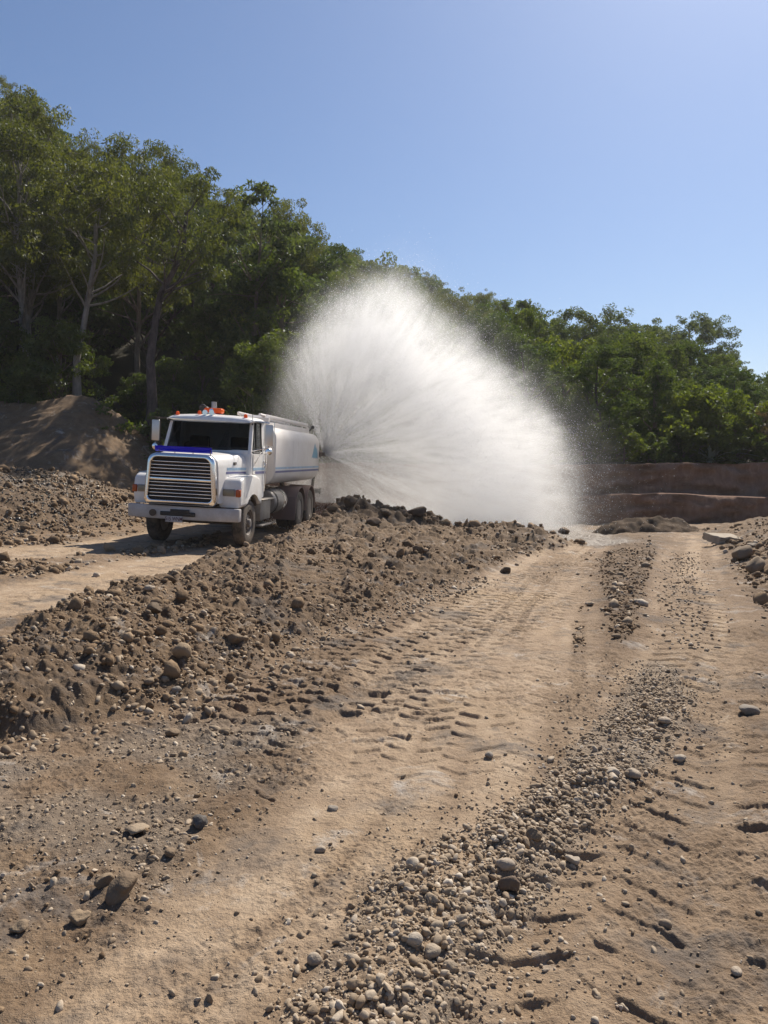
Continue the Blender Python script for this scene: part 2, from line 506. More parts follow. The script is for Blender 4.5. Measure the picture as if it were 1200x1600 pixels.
def soil_nodes(t, P, pale, rough, wet, grav):
    """base colour of the site soil"""
    n1 = t.noise(P, .55, 5, .6)
    n2 = t.noise(P, 3.5, 6, .65)
    n3 = t.noise(P, 28, 5, .7)
    n4 = t.noise(P, 140, 3, .7)
    pal = t.ramp(n2, [(.28, (.240, .166, .106)), (.5, (.335, .243, .160)), (.72, (.425, .325, .228))])
    yel = t.mix(t.map(n1, .5, .7), pal, (.345, .246, .152))
    rgh = t.ramp(n2, [(.25, (.098, .060, .034)), (.5, (.165, .108, .062)), (.75, (.245, .168, .100))])
    basec = t.ramp(t.math('ADD', t.math('MULTIPLY', n2, .6), t.math('MULTIPLY', n3, .4)), [(.3, (.130, .084, .050)), (.55, (.205, .138, .084)), (.75, (.29, .205, .130))])
    c = t.mix(rough, basec, rgh)
    c = t.mix(t.math('MULTIPLY', grav, .7), c, t.ramp(n3, [(.3, (.12, .100, .080)), (.7, (.27, .230, .185))]))
    c = t.mix(pale, c, yel)
    # grit: pale and dark specks
    c = t.mix(t.map(n4, .60, .72, 0, .55), c, (.42, .36, .28))
    c = t.mix(t.map(n4, .40, .30, 0, .45), c, (.09, .065, .045))
    n7 = t.noise(P, 11, 5, .7)
    c = t.mix(t.map(n7, .52, .68, 0, .5), c, (.155, .112, .078))
    n8 = t.noise(P, 60, 4, .7)
    c = t.mix(t.map(n8, .56, .68, 0, .5), c, (.125, .092, .066))
    # white lime bloom on the compacted ground
    n5 = t.noise(P, 2.1, 7, .72, .6)
    c = t.mix(t.map(n5, .57, .70, 0, .6), c, (.50, .47, .43))
    n6 = t.noise(P, 1.3, 6, .7, .4)
    c = t.mix(t.map(n6, .53, .64, 0, .65), c, (.095, .085, .078))
    c = t.mix(t.math('MULTIPLY', wet, .85), c, (.062, .040, .025))
    h = t.math('ADD', t.math('MULTIPLY', n3, .6), t.math('ADD', t.math('MULTIPLY', n4, .25), t.math('MULTIPLY', n8, .4)))
    return c, h, n3

def ground_material():
    t = NT("earth")
    P = t.n("ShaderNodeNewGeometry").outputs["Position"]
    pale, rough, wet, grav, forest = (t.attr(k) for k in ("pale", "rough", "wet", "grav", "forest"))
    c, h, n3 = soil_nodes(t, P, pale, rough, wet, grav)
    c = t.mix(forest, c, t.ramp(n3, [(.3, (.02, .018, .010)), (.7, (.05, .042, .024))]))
    rgh = t.math('SUBTRACT', .95, t.math('MULTIPLY', t.map(wet, .45, 1.0), t.map(n3, .35, .6, .62, .28)))
    b = t.bsdf(Base_Color=c, Roughness=rgh)
    b.inputs["Specular IOR Level"].default_value = .35
    t.set(b.inputs["Normal"], t.bump(h, 1.0, .024))
    return t.done(b)

ground = build_ground()
# ================================================================ STONES, CLODS, BANKS, HEAPS
def ico(sub=1):
    bm = bmesh.new()
    bmesh.ops.create_icosphere(bm, subdivisions=sub, radius=1.0)
    bm.verts.ensure_lookup_table()
    V = np.array([v.co[:] for v in bm.verts]); F = np.array([[v.index for v in f.verts] for f in bm.faces])
    bm.free()
    return V, F

def stone_shapes(n, sub, rng, angular):
    V0, F = ico(sub)
    out = []
    for i in range(n):
        V = V0.copy()
        k = 5 if angular else 4
        for _ in range(k + rng.integers(0, 3)):          # flatten some facets
            nrm = rng.normal(size=3); nrm /= np.linalg.norm(nrm)
            cut = rng.uniform(.45, .8) if angular else rng.uniform(.52, .88)
            dd = V @ nrm
            V = V - np.outer(np.where(dd > cut, (dd - cut) * (.92 if angular else .7), 0), nrm)
        off = rng.uniform(0, 50, 3)
        q = V * (1.6 if angular else 1.1)
        nn = vn(q[:, 0] + off[0] + q[:, 2] * .7, q[:, 1] + off[1] - q[:, 2] * .6, 3) - .5
        V = V * (1 + nn[:, None] * (.55 if angular else .28))
        out.append(V)
    return out, F

def rot_mats(rng, n, tilt=1.0):
    q = rng.normal(size=(n, 4)); q[:, 1:3] *= tilt
    q /= np.linalg.norm(q, axis=1)[:, None]
    w_, x_, y_, z_ = q.T
    return np.stack([np.stack([1 - 2 * (y_ * y_ + z_ * z_), 2 * (x_ * y_ - z_ * w_), 2 * (x_ * z_ + y_ * w_)], -1),
                     np.stack([2 * (x_ * y_ + z_ * w_), 1 - 2 * (x_ * x_ + z_ * z_), 2 * (y_ * z_ - x_ * w_)], -1),
                     np.stack([2 * (x_ * z_ - y_ * w_), 2 * (y_ * z_ + x_ * w_), 1 - 2 * (x_ * x_ + y_ * y_)], -1)], 1)

def merge_stones(name, x, y, size, rng, mat, angular=False, sub=1, sink=.25, flat=.6, zoff=None, smooth=None):
    n = len(x)
    shapes, F0 = stone_shapes(14, sub, rng, angular)
    z = ground_z(x, y)
    pick = rng.integers(0, len(shapes), n)
    S = np.array(shapes)[pick]                              # n x k x 3
    sc = np.stack([rng.uniform(.8, 1.25, n), rng.uniform(.6, .95, n), rng.uniform(flat * .7, flat * 1.3, n)], -1)
    S = S * sc[:, None, :]
    Rm = rot_mats(rng, n, .28)
    S = np.einsum('nij,nkj->nki', Rm, S) * (size[:, None, None] * .5)
    zz = z + size * .5 * flat * (1 - 2 * sink)
    if zoff is not None: zz = zz + zoff
    S += np.stack([x, y, zz], -1)[:, None, :]
    k = S.shape[1]
    F = (F0[None] + (np.arange(n) * k)[:, None, None]).reshape(-1, 3)
    tint = np.repeat(rng.uniform(0, 1, n), k)
    return np_mesh(name, S.reshape(-1, 3), F, [mat], smooth=(not angular) if smooth is None else smooth, attrs={"tint": ('POINT', tint)})

def pebble_material():
    t = NT("river_pebble")
    P = t.n("ShaderNodeNewGeometry").outputs["Position"]
    ti = t.attr("tint")
    n = t.noise(P, 60, 4, .65)
    n2 = t.noise(P, 9, 4, .6)
    c = t.ramp(ti, [(0, (.19, .14, .093)), (.25, (.28, .21, .143)), (.5, (.345, .27, .19)), (.72, (.42, .34, .25)), (.92, (.50, .42, .325)), (1, (.58, .51, .42))])
    c = t.mix(t.map(n, .35, .7, .0, .55), c, (.20, .145, .095))
    c = t.mix(t.map(n2, .45, .65, 0, .6), c, (.23, .165, .105))
    b = t.bsdf(Base_Color=c, Roughness=.85)
    b.inputs["Specular IOR Level"].default_value = .3
    t.set(b.inputs["Normal"], t.bump(n, .5, .006))
    return t.done(b)

def clod_material():
    t = NT("soil_clod")
    P = t.n("ShaderNodeNewGeometry").outputs["Position"]
    ti = t.attr("tint")
    n = t.noise(P, 35, 5, .7)
    c = t.ramp(ti, [(0, (.10, .063, .037)), (.4, (.175, .116, .068)), (.75, (.25, .172, .104)), (1, (.34, .245, .16))])
    c = t.mix(t.map(n, .4, .7, 0, .5), c, (.26, .19, .125))
    b = t.bsdf(Base_Color=c, Roughness=.95)
    b.inputs["Specular IOR Level"].default_value = .2
    t.set(b.inputs["Normal"], t.bump(n, .9, .012))
    return t.done(b)

M_PEB = pebble_material()
M_CLOD = clod_material()
rng = np.random.default_rng(12)

def along(P, n, spread, lo=0.0, hi=1.0):
    P = np.asarray(P); seg = np.hypot(*(P[1:, :2] - P[:-1, :2]).T); cum = np.concatenate([[0], np.cumsum(seg)])
    s = rng.uniform(lo, hi, n) * cum[-1]
    x = np.interp(s, cum, P[:, 0]); y = np.interp(s, cum, P[:, 1])
    wv = np.interp(s, cum, P[:, 2]) if P.shape[1] > 2 else np.ones(n)
    i = np.clip(np.searchsorted(cum, s) - 1, 0, len(seg) - 1)
    tx = (P[i + 1, 0] - P[i, 0]) / seg[i]; ty = (P[i + 1, 1] - P[i, 1]) / seg[i]
    o = rng.normal(0, spread, n) * wv
    return x - ty * o, y + tx * o

def wedge(n, r0, r1, a0=-31, a1=31, p=1.0):
    """places spread over the ground in front, thinning with distance"""
    u = rng.uniform(0, 1, n)
    r = (r0 ** (1 - p) + u * (r1 ** (1 - p) - r0 ** (1 - p))) ** (1 / (1 - p)) if p != 1 else r0 * (r1 / r0) ** u
    a = np.radians(rng.uniform(a0, a1, n))
    return r * np.sin(a), r * np.cos(a)

def on_road(x, y):
    d_ = np.minimum(polyinfo(ROADT[0], x, y)[0], polyinfo(ROADT[1], x, y)[0])
    return (d_ < .8 + .5 * fbm(x, y, .8, 3, 171)) & (rng.uniform(0, 1, len(x)) < .93)

def keep(x, y, prob):
    """thin places by a probability from the terrain masks"""
    z, m = terrain(x, y)
    k = (rng.uniform(0, 1, len(x)) < prob(m, x, y)) & ~on_road(x, y)
    return x[k], y[k]

# --- pebbles: ridge of river stones, rubble by the windrow, loose scatter
X, Y, S, ZO = [], [], [], []
def add(x, y, s, zo=0.0):
    X.append(x); Y.append(y); S.append(s); ZO.append(np.full(len(x), zo) if np.isscalar(zo) else zo)
def lognorm(n, med, sig, lo, hi):
    return np.clip(med * np.exp(rng.normal(0, sig, n)), lo, hi)

x, y = along(RID, 4600, .55, 0, .92); q = fbm(x, y, 1.6, 3, 151) > -.13; x, y = x[q], y[q]; add(x, y, lognorm(len(x), .019, .42, .008, .06))
x, y = along(RID, 900, .40, 0, .80); q = fbm(x, y, 1.6, 3, 151) > -.06; x, y = x[q], y[q]; add(x, y, lognorm(len(x), .031, .32, .016, .075), rng.uniform(0, .012, len(x)))
x, y = along(RID, 3400, 1.15, .1, 1); add(x, y, lognorm(len(x), .014, .45, .006, .04))
x, y = wedge(60000, 1.9, 6.5, -31, 31)
x, y = keep(x, y, lambda m, x, y: np.clip(.05 + .50 * m["grav"] + .16 * m["rough"] - .035 * m["pale"], 0, 1) * (m["berm"] < .3))
add(x, y, lognorm(len(x), .0115, .55, .004, .05))
x, y = wedge(9000, 4.5, 13, -31, 31)
x, y = keep(x, y, lambda m, x, y: np.clip(.04 + .45 * m["grav"] + .16 * m["rough"] - .03 * m["pale"], 0, 1))
add(x, y, lognorm(len(x), .026, .45, .012, .09))
x, y = wedge(15000, 3.6, 12, -31, 8)
x, y = keep(x, y, lambda m, x, y: m["berm"] * (.10 + .45 * (fbm(x, y, .9, 3, 131) > .0)) * np.clip(1.3 - y * .09, .25, 1))
add(x, y, lognorm(len(x), .030, .5, .012, .11))
# stones rolled down to the windrow's foot
x, y = along(FOOT, 1500, .16, .12, .66); add(x, y, lognorm(len(x), .033, .48, .012, .10))
x, y = along(T2, 900, .5, .30, .75); add(x - .1, y, lognorm(len(x), .032, .4, .015, .08))
x, y = wedge(1500, 8, 22, 8, 33)
x, y = keep(x, y, lambda m, x, y: m["rough"]); add(x, y, lognorm(len(x), .06, .5, .03, .2))
x, y = wedge(2500, 12, 26, -31, -14)
x, y = keep(x, y, lambda m, x, y: .15 + m["rough"]); add(x, y, lognorm(len(x), .06, .45, .03, .2))
X, Y, S, ZO = map(np.concatenate, (X, Y, S, ZO))
near = (np.hypot(X, Y) < 5.0) & (S > .022)
gv = merge_stones("gravel", X[near], Y[near], S[near], rng, M_PEB, True, 2, .36, .60, ZO[near], True)
tag(gv, "loose rounded river stones and gravel strewn over the wheel tracks", kind="stuff")
gv = merge_stones("gravel", X[~near], Y[~near], S[~near], rng, M_PEB, True, 1, .34, .62, ZO[~near])
tag(gv, "small gravel and pebbles scattered across the soil windrow and tracks", kind="stuff")

# --- wet shining gravel in the hollow left of the haul road
x, y = wedge(16000, 14, 26, -33, -12)
x, y = keep(x, y, lambda m, x, y: np.clip(m["wet"] * 1.5, 0, 1) * (x < -5))
t = NT("wet_gravel")
_ti = t.attr("tint")
M_WET = t.done(t.bsdf(Base_Color=t.ramp(_ti, [(0, (.02, .018, .017)), (.6, (.05, .045, .042)), (1, (.11, .10, .095))]), Roughness=.22))
wg = merge_stones("wet_gravel", x, y, lognorm(len(x), .045, .45, .02, .16), rng, M_WET, True, 1, .3, .6)
tag(wg, "dark wet gravel glistening between the haul road and the soil mound", kind="stuff")

# --- clods of soil
X, Y, S, ZO = [], [], [], []
x, y = wedge(80000, 3.4, 22, -31, 24)
x, y = keep(x, y, lambda m, x, y: m["berm"] * .75 * sstep(-.25, .1, fbm(x, y, 1.2, 3, 141)))
dd = np.hypot(x, y); add(x, y, lognorm(len(x), .0165, .78, .007, .22) * np.clip(.55 + dd * .06, .7, 1.6))
x, y = along(CREST[:, :2], 420, .26, .62, 1); add(x, y, lognorm(len(x), .11, .55, .04, .34))
x, y = along(CREST[:, :2], 700, .3, .0, .65); add(x, y, lognorm(len(x), .045, .45, .02, .12))
x, y = wedge(7000, 2.2, 20, -31, 33)
x, y = keep(x, y, lambda m, x, y: (m["berm"] < .3) * (.02 + .6 * m["rough"]) * (1 - m["pale"])); dd = np.hypot(x, y)
add(x, y, lognorm(len(x), .017, .55, .007, .09) * np.clip(.6 + dd * .07, .7, 1.5))
x, y = wedge(15000, 13, 27, -34, -12)
x, y = keep(x, y, lambda m, x, y: .8 * m["rough"]); add(x, y, lognorm(len(x), .048, .75, .02, .36))
x, y = wedge(9000, 7, 17, 9, 23)
x, y = keep(x, y, lambda m, x, y: (m["berm"] < .3) * sstep(.3, .6, m["rough"]) * (1 - m["pale"]))
add(x, y, lognorm(len(x), .022, .6, .01, .10))
x, y = wedge(9000, 7, 24, 22.5, 36)
x, y = keep(x, y, lambda m, x, y: (m["berm"] < .3) * sstep(.35, .8, m["rough"]) * (1 - m["pale"]) * sstep(-.25, .1, fbm(x, y, 1.3, 3, 161)))
add(x, y, lognorm(len(x), .040, .7, .015, .30))
X, Y, S, ZO = map(np.concatenate, (X, Y, S, ZO))
cl = merge_stones("dirt", X, Y, S, rng, M_CLOD, True, 1, .32, .75)
tag(cl, "crumbled clods of brown soil lying over the windrow and rough ground", kind="stuff")

# --- stones one can point to
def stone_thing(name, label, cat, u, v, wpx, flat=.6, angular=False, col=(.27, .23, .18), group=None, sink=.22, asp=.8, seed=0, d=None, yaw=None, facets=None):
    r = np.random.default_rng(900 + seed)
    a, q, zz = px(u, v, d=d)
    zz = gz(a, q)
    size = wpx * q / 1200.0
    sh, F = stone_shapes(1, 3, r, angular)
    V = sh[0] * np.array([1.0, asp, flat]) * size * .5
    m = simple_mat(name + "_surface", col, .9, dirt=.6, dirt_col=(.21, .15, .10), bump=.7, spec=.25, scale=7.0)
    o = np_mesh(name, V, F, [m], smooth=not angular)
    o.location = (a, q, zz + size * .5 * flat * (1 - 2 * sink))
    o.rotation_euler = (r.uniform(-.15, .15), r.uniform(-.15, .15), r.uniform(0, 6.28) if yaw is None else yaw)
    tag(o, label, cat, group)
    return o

BR = (.20, .145, .095); GY = (.24, .215, .185); PL = (.36, .30, .235); DK = (.10, .075, .052)
stones = [
    ("boulder", "rounded tan boulder lodged on the windrow's near face", "boulder", 281, 1030, 34, .85, False, (.30, .225, .145)),
    ("boulder", "brown angular boulder beside the tan one on the windrow face", "boulder", 366, 1012, 36, .75, True, BR),
    ("boulder", "tilted dark clod high on the windrow above the tan boulder", "boulder", 238, 960, 30, .7, True, DK),
    ("stone", "white cobble on the windrow's crest edge by the haul road", "stone", 230, 924, 19, .55, False, PL),
    ("stone", "smooth grey cobble at the windrow's foot, below the tan boulder", "stone", 271, 1087, 20, .6, False, GY),
    ("stone", "flat tan stone lying alone in the rubble near the windrow foot", "stone", 262, 1157, 26, .5, False, BR),
    ("boulder", "broad flat pale rock half buried in the foreground rubble", "boulder", 205, 1318, 44, .45, True, (.30, .235, .165)),
    ("boulder", "dark brown wedge shaped boulder at the rubble's lower edge", "boulder", 178, 1425, 58, .75, True, (.165, .12, .08)),
    ("boulder", "smaller brown rock leaning beside the dark wedge shaped boulder", "boulder", 150, 1405, 36, .8, True, (.20, .15, .10)),
    ("boulder", "bluish grey clod of wet clay in the foreground rubble", "boulder", 302, 1310, 34, .7, True, (.085, .085, .085)),
    ("stone", "brown rounded stone between the pale flat rock and the grey clay clod", "stone", 254, 1357, 22, .7, False, BR),
    ("stone", "long brown stone below the dark wedge shaped boulder", "stone", 105, 1468, 42, .55, True, (.25, .185, .12)),
    ("stone", "brown stone at the frame edge in the lowest rubble", "stone", 8, 1482, 34, .55, True, (.22, .165, .11)),
    ("stone", "white pebble sitting alone on the smooth pale wheel track", "stone", 497, 1350, 18, .6, False, PL),
    ("stone", "dark flat stone on the pale wheel track with a short shadow", "stone", 516, 1281, 22, .5, False, GY),
    ("stone", "grey pebble pressed in the lug marks of the pale wheel track", "stone", 768, 1195, 16, .6, False, GY),
    ("stone", "pale upright pebble on the track beside the river stone ridge", "stone", 640, 1418, 18, .8, False, PL),
    ("stone", "cream pebble by the ridge where the lug marks end", "stone", 711, 1350, 18, .7, False, PL),
    ("stone", "large cream river stone at the lower end of the pebble ridge", "stone", 487, 1540, 28, .8, False, PL),
    ("stone", "whitish river stone, biggest in the lower pebble ridge", "stone", 650, 1505, 28, .75, False, (.41, .355, .285)),
    ("stone", "oblong tan river stone below the whitish one in the ridge", "stone", 678, 1522, 32, .6, False, (.34, .28, .21)),
    ("stone", "round mottled river stone on the ridge's right shoulder at the bottom", "stone", 707, 1552, 26, .8, False, (.28, .225, .165)),
    ("stone", "cream coloured egg shaped stone on top of the ridge's middle", "stone", 796, 1376, 30, .7, False, PL),
    ("stone", "dark reddish slab on edge in the middle of the pebble ridge", "stone", 802, 1418, 38, .9, True, (.13, .095, .07)),
    ("stone", "brown upright slab standing in the ridge above the cream egg stone", "stone", 842, 1328, 28, .9, True, BR),
    ("stone", "pale wedge stone fallen just off the pebble ridge", "stone", 903, 1367, 24, .65, True, (.36, .31, .25)),
    ("stone", "long white river stone at the top of the pebble ridge", "stone", 966, 1222, 30, .45, False, (.41, .355, .285)),
    ("stone", "wide tan river stone near the long white one", "stone", 999, 1225, 27, .6, False, PL),
    ("stone", "white squarish stone on bare soil beside the ridge's far end", "stone", 1074, 1198, 24, .6, False, (.42, .365, .295)),
    ("stone", "pale flat river stone at the far end of the pebble ridge", "stone", 1048, 1137, 24, .5, False, PL),
    ("stone", "brown stone lying alone in the rough strip between the tracks", "stone", 967, 1000, 15, .6, False, BR),
    ("stone", "dark grey cobble by the frame edge beside the second track", "stone", 1182, 1121, 34, .5, False, GY),
    ("stone", "pale pebble alone on the lime stained ground at the bottom corner", "stone", 1175, 1556, 22, .55, False, PL),
    ("boulder", "brown boulder standing in the rubble below the flat concrete slab", "boulder", 1160, 876, 40, .75, True, (.19, .145, .10)),
    ("boulder", "pointed tan boulder at the frame edge in the slab rubble", "boulder", 1184, 895, 34, .9, True, (.24, .18, .12)),
    ("stone", "flat pale stone beyond the pointed boulder in the slab rubble", "stone", 1180, 855, 24, .35, True, (.36, .31, .25)),
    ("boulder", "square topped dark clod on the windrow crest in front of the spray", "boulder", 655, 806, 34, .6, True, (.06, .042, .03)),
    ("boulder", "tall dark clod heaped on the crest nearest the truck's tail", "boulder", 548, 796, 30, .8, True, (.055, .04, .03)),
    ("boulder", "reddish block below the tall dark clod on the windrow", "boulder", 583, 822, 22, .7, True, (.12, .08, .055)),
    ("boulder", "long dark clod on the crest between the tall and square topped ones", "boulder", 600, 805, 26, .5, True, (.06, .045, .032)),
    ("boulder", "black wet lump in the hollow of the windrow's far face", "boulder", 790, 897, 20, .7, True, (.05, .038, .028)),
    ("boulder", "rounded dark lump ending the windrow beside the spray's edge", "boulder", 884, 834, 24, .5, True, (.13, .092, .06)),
    ("stone", "rock lying by the truck's front tyre at the windrow edge", "stone", 372, 866, 15, .7, True, BR),
]
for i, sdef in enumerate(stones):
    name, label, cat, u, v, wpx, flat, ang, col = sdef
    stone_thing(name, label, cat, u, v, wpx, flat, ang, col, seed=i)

# concrete slab lying tilted in the rubble
def concrete_slab():
    a, q, zz = px(1135, 848)
    zz = gz(a, q)
    bm = bmesh.new()
    bmesh.ops.create_cube(bm, size=1.0)
    for v in bm.verts:
        v.co = Vector((v.co.x * .74, v.co.y * .60, v.co.z * .17))
    bmesh.ops.subdivide_edges(bm, edges=bm.edges, cuts=5, use_grid_fill=True)
    r = random.Random(4)
    for v in bm.verts:
        k = 1 if abs(v.co.z) > .09 else .6
        n = (float(vn(np.array([v.co.x * 4 + 3]), np.array([v.co.y * 4]), 2)[0]) - .5)
        v.co.x += n * .09; v.co.y += .1 * n + r.uniform(-.012, .012); v.co.z += r.uniform(-.008, .008)
    bmesh.ops.bevel(bm, geom=[e for e in bm.edges if e.calc_face_angle(0) > 1], offset=.015, segments=2, affect='EDGES')
    me = bpy.data.meshes.new("concrete_slab"); bm.to_mesh(me); bm.free()
    me.materials.append(simple_mat("broken_concrete", (.34, .29, .225), .9, dirt=.5, bump=.6, scale=5))
    o = link(bpy.data.objects.new("concrete_slab", me))
    o.location = (a, q, zz + .07); o.rotation_euler = (R(6), R(4), R(14))
    tag(o, "broken flat concrete slab lying on the rubble beyond the second track", "slab")
concrete_slab()

# --- cut earth bank in two steps behind the site
def bank_material():
    t = NT("cut_earth")
    P = t.n("ShaderNodeNewGeometry").outputs["Position"]
    n1 = t.noise(P, .9, 5, .6)
    st = t.n("ShaderNodeMapping", {"Vector": P, "Scale": (1.0, 1.0, .22)})
    n2 = t.noise(st, 5.0, 6, .7)
    n3 = t.noise(P, 30, 4, .7)
    c = t.ramp(n2, [(.3, (.175, .100, .066)), (.55, (.25, .152, .104)), (.75, (.33, .215, .150))])
    c = t.mix(t.map(n1, .5, .68, 0, .5), c, (.20, .135, .10))
    c = t.mix(t.map(n3, .62, .75, 0, .4), c, (.33, .25, .19))
    b = t.bsdf(Base_Color=c, Roughness=.95)
    b.inputs["Specular IOR Level"].default_value = .2
    t.set(b.inputs["Normal"], t.bump(t.math('ADD', n2, t.math('MULTIPLY', n3, .4)), .8, .05))
    return t.done(b)

def earth_bank():
    xs = np.arange(-7.0, 26, .06)
    # profile points (y offset, z) swept along x: foot, lower lip, ledge, upper lip, top, back
    def lip(x, base, amp, s):
        return base + amp * fbm(x, x * 0, .35, 4, s) * 2
    rows = []
    lo = lip(xs, .42, .10, 301) + .10 * np.exp(-((xs - 9.6) / 2.2) ** 2) - .06 * sstep(8, 5, xs)
    hi = lip(xs, 1.50, .11, 305) + .05 * fbm(xs, xs * 0 + 2, 2.2, 3, 308) + .08 * np.exp(-((xs - 11.5) / 1.2) ** 2)
    yb = 25.6 + .25 * fbm(xs, xs * 0 + 3, .25, 3, 311)
    def row(yo, z, n=0.0, s=0):
        yy = yb + yo + n * fbm(xs, xs * 0 + z, 1.4, 4, 320 + s)
        rows.append(np.stack([xs, yy, z], -1))
    row(-.25, np.full(xs.shape, -.75))
    for k in np.linspace(0, 1, 10):
        row(.28 * k, -.55 + (lo + .55) * k, .85, int(k * 10))
    row(.34, lo + .03 + .03 * fbm(xs, xs * 0, 4, 2, 340), .15)
    row(.9, lo + .02, .2, 3); row(1.35, lo + .03, .1, 5)
    for k in np.linspace(0, 1, 10):
        row(1.5 + .30 * k, lo - .02 + (hi - lo + .02) * k, .85, int(k * 10) + 20)
    row(1.88, hi + .03 + .03 * fbm(xs, xs * 0 + 9, 4, 2, 342), .15)
    row(2.6, hi - .02); row(3.6, np.full(xs.shape, 1.38)); row(3.7, np.full(xs.shape, .2))
    V = np.array(rows); nr, nc = V.shape[:2]
    i = np.arange(nr - 1)[:, None]; j = np.arange(nc - 1)[None]
    F = np.stack([i * nc + j, i * nc + j + 1, (i + 1) * nc + j + 1, (i + 1) * nc + j], -1).reshape(-1, 4)
    o = np_mesh("earth_bank", V.reshape(-1, 3), F, [bank_material()], smooth=True)
    tag(o, "reddish brown cut earth bank stepped in two benches below the trees", "earth bank")
earth_bank()

# --- heaps
def heap(name, label, xs, ys, hfun, mat, cat, attrs=None):
    Xg, Yg = np.meshgrid(xs, ys)
    H = hfun(Xg, Yg)
    V = np.stack([Xg, Yg, H], -1)
    nr, nc = Xg.shape
    i = np.arange(nr - 1)[:, None]; j = np.arange(nc - 1)[None]
    F = np.stack([i * nc + j, i * nc + j + 1, (i + 1) * nc + j + 1, (i + 1) * nc + j], -1).reshape(-1, 4)
    o = np_mesh(name, V.reshape(-1, 3), F, [mat], smooth=True)
    tag(o, label, cat)
    return o

def heap_material(wet_=0.0):
    t = NT("heaped_soil")
    P = t.n("ShaderNodeNewGeometry").outputs["Position"]
    c, h, n3 = soil_nodes(t, P, 0.0, .3 if wet_ < 0 else .6, max(wet_, 0.0), 0.0)
    b = t.bsdf(Base_Color=c, Roughness=.95)
    b.inputs["Specular IOR Level"].default_value = .25
    t.set(b.inputs["Normal"], t.bump(h, .9, .05))
    return t.done(b)
M_HEAP = heap_material(-.3)

MC = catmull([(-26, 27.0, 4.0), (-17, 27.6, 3.95), (-13.5, 27.4, 3.85), (-11.4, 27.6, 4.15), (-10.2, 27.9, 3.5), (-8.9, 28.2, 2.5), (-7.7, 28.6, 1.2), (-6.9, 29, .2)], 5)
def mound_h(x, y):
    y = y - 1.6
    d_, s_, _, (h_,) = polyinfo(MC, x, y)
    b0 = ground_z(x.ravel(), y.ravel() + 1.6).reshape(x.shape)
    n = fbm(x, y, .5, 5, 401)
    front = h_ - d_ * np.where(s_ < 0, .60, .8) * (1 + .7 * n) - .10 * d_ ** .5
    z = front + .75 * n * sstep(0, 1.5, d_) + .16 * fbm(x, y, 2.2, 5, 405) + .05 * fbm(x, y, 9, 3, 406)
    # machine lug marks climbing the lit face
    z = z + .07 * np.sin(y * 17 + 2 * fbm(x, y, .7, 2, 409) * 4) * sstep(-11.8, -12.8, x) * sstep(-.25, .15, fbm(x, y, .8, 3, 407)) * (s_ < 0)
    return np.maximum(z, b0 - .25)
heap("dirt_mound", "big sloping mound of tipped brown soil below the forest edge", np.arange(-26, -6.4, .07), np.arange(22, 35, .08), mound_h, M_HEAP, "dirt mound")

def small_h(x, y):
    b0 = ground_z(x.ravel(), y.ravel()).reshape(x.shape)
    e = np.clip(1 - ((x - 7.7) / 1.75) ** 2 - ((y - 22.3) / .9) ** 2, 0, 1)
    e2 = np.clip(1 - ((x - 6.9) / .8) ** 2 - ((y - 21.9) / .6) ** 2, 0, 1)
    return b0 - .1 + .36 * e ** .7 * (1 + .9 * fbm(x, y, 1.2, 4, 411)) + .14 * e2 + .30 * fbm(x, y, 3, 5, 413) * sstep(0, .2, e)
heap("dirt_heap", "low dark heap of moist soil at the end of the pale wheel track", np.arange(5.6, 9.8, .04), np.arange(21.2, 23.5, .05), small_h, heap_material(.85), "dirt heap")
# ================================================================ TREES
def leaf_material(name, cols, trans=.5, sat=1.0):
    t = NT(name)
    P = t.n("ShaderNodeNewGeometry").outputs["Position"]
    oi = t.n("ShaderNodeObjectInfo")
    ti = t.attr("tint")
    n = t.noise(P, .22, 3, .6)
    f = t.math('ADD', t.math('MULTIPLY', ti, .55), t.math('MULTIPLY', t.math('ADD', n, t.math('MULTIPLY', oi.outputs["Random"], .5)), .45), clamp=True)
    c = t.ramp(f, [(.15, cols[0]), (.5, cols[1]), (.85, cols[2])])
    dif = t.n("ShaderNodeBsdfDiffuse", {"Color": c})
    tcol = t.mix(1.0, c, (1.5, 1.55, .55), 'MULTIPLY')
    tr = t.n("ShaderNodeBsdfTranslucent", {"Color": tcol})
    gl = t.n("ShaderNodeBsdfGlossy", {"Color": (.9, .95, 1.0), "Roughness": .5})
    m1 = t.n("ShaderNodeMixShader", {0: trans, 1: dif.outputs[0], 2: tr.outputs[0]})
    m2 = t.n("ShaderNodeMixShader", {0: .03, 1: m1.outputs[0], 2: gl.outputs[0]})
    return t.done(m2.outputs[0])

def bark_material(name, c0, c1):
    t = NT(name)
    tc = t.n("ShaderNodeTexCoord").outputs["Object"]
    mp = t.n("ShaderNodeMapping", {"Vector": tc, "Scale": (1, 1, .25)})
    n = t.noise(mp, 7, 6, .7)
    n2 = t.noise(tc, 1.1, 4, .6)
    c = t.mix(t.map(t.math('ADD', t.math('MULTIPLY', n, .6), t.math('MULTIPLY', n2, .4)), .38, .62), c0, c1)
    b = t.bsdf(Base_Color=c, Roughness=.9)
    t.set(b.inputs["Normal"], t.bump(n, .8, .03))
    return t.done(b)

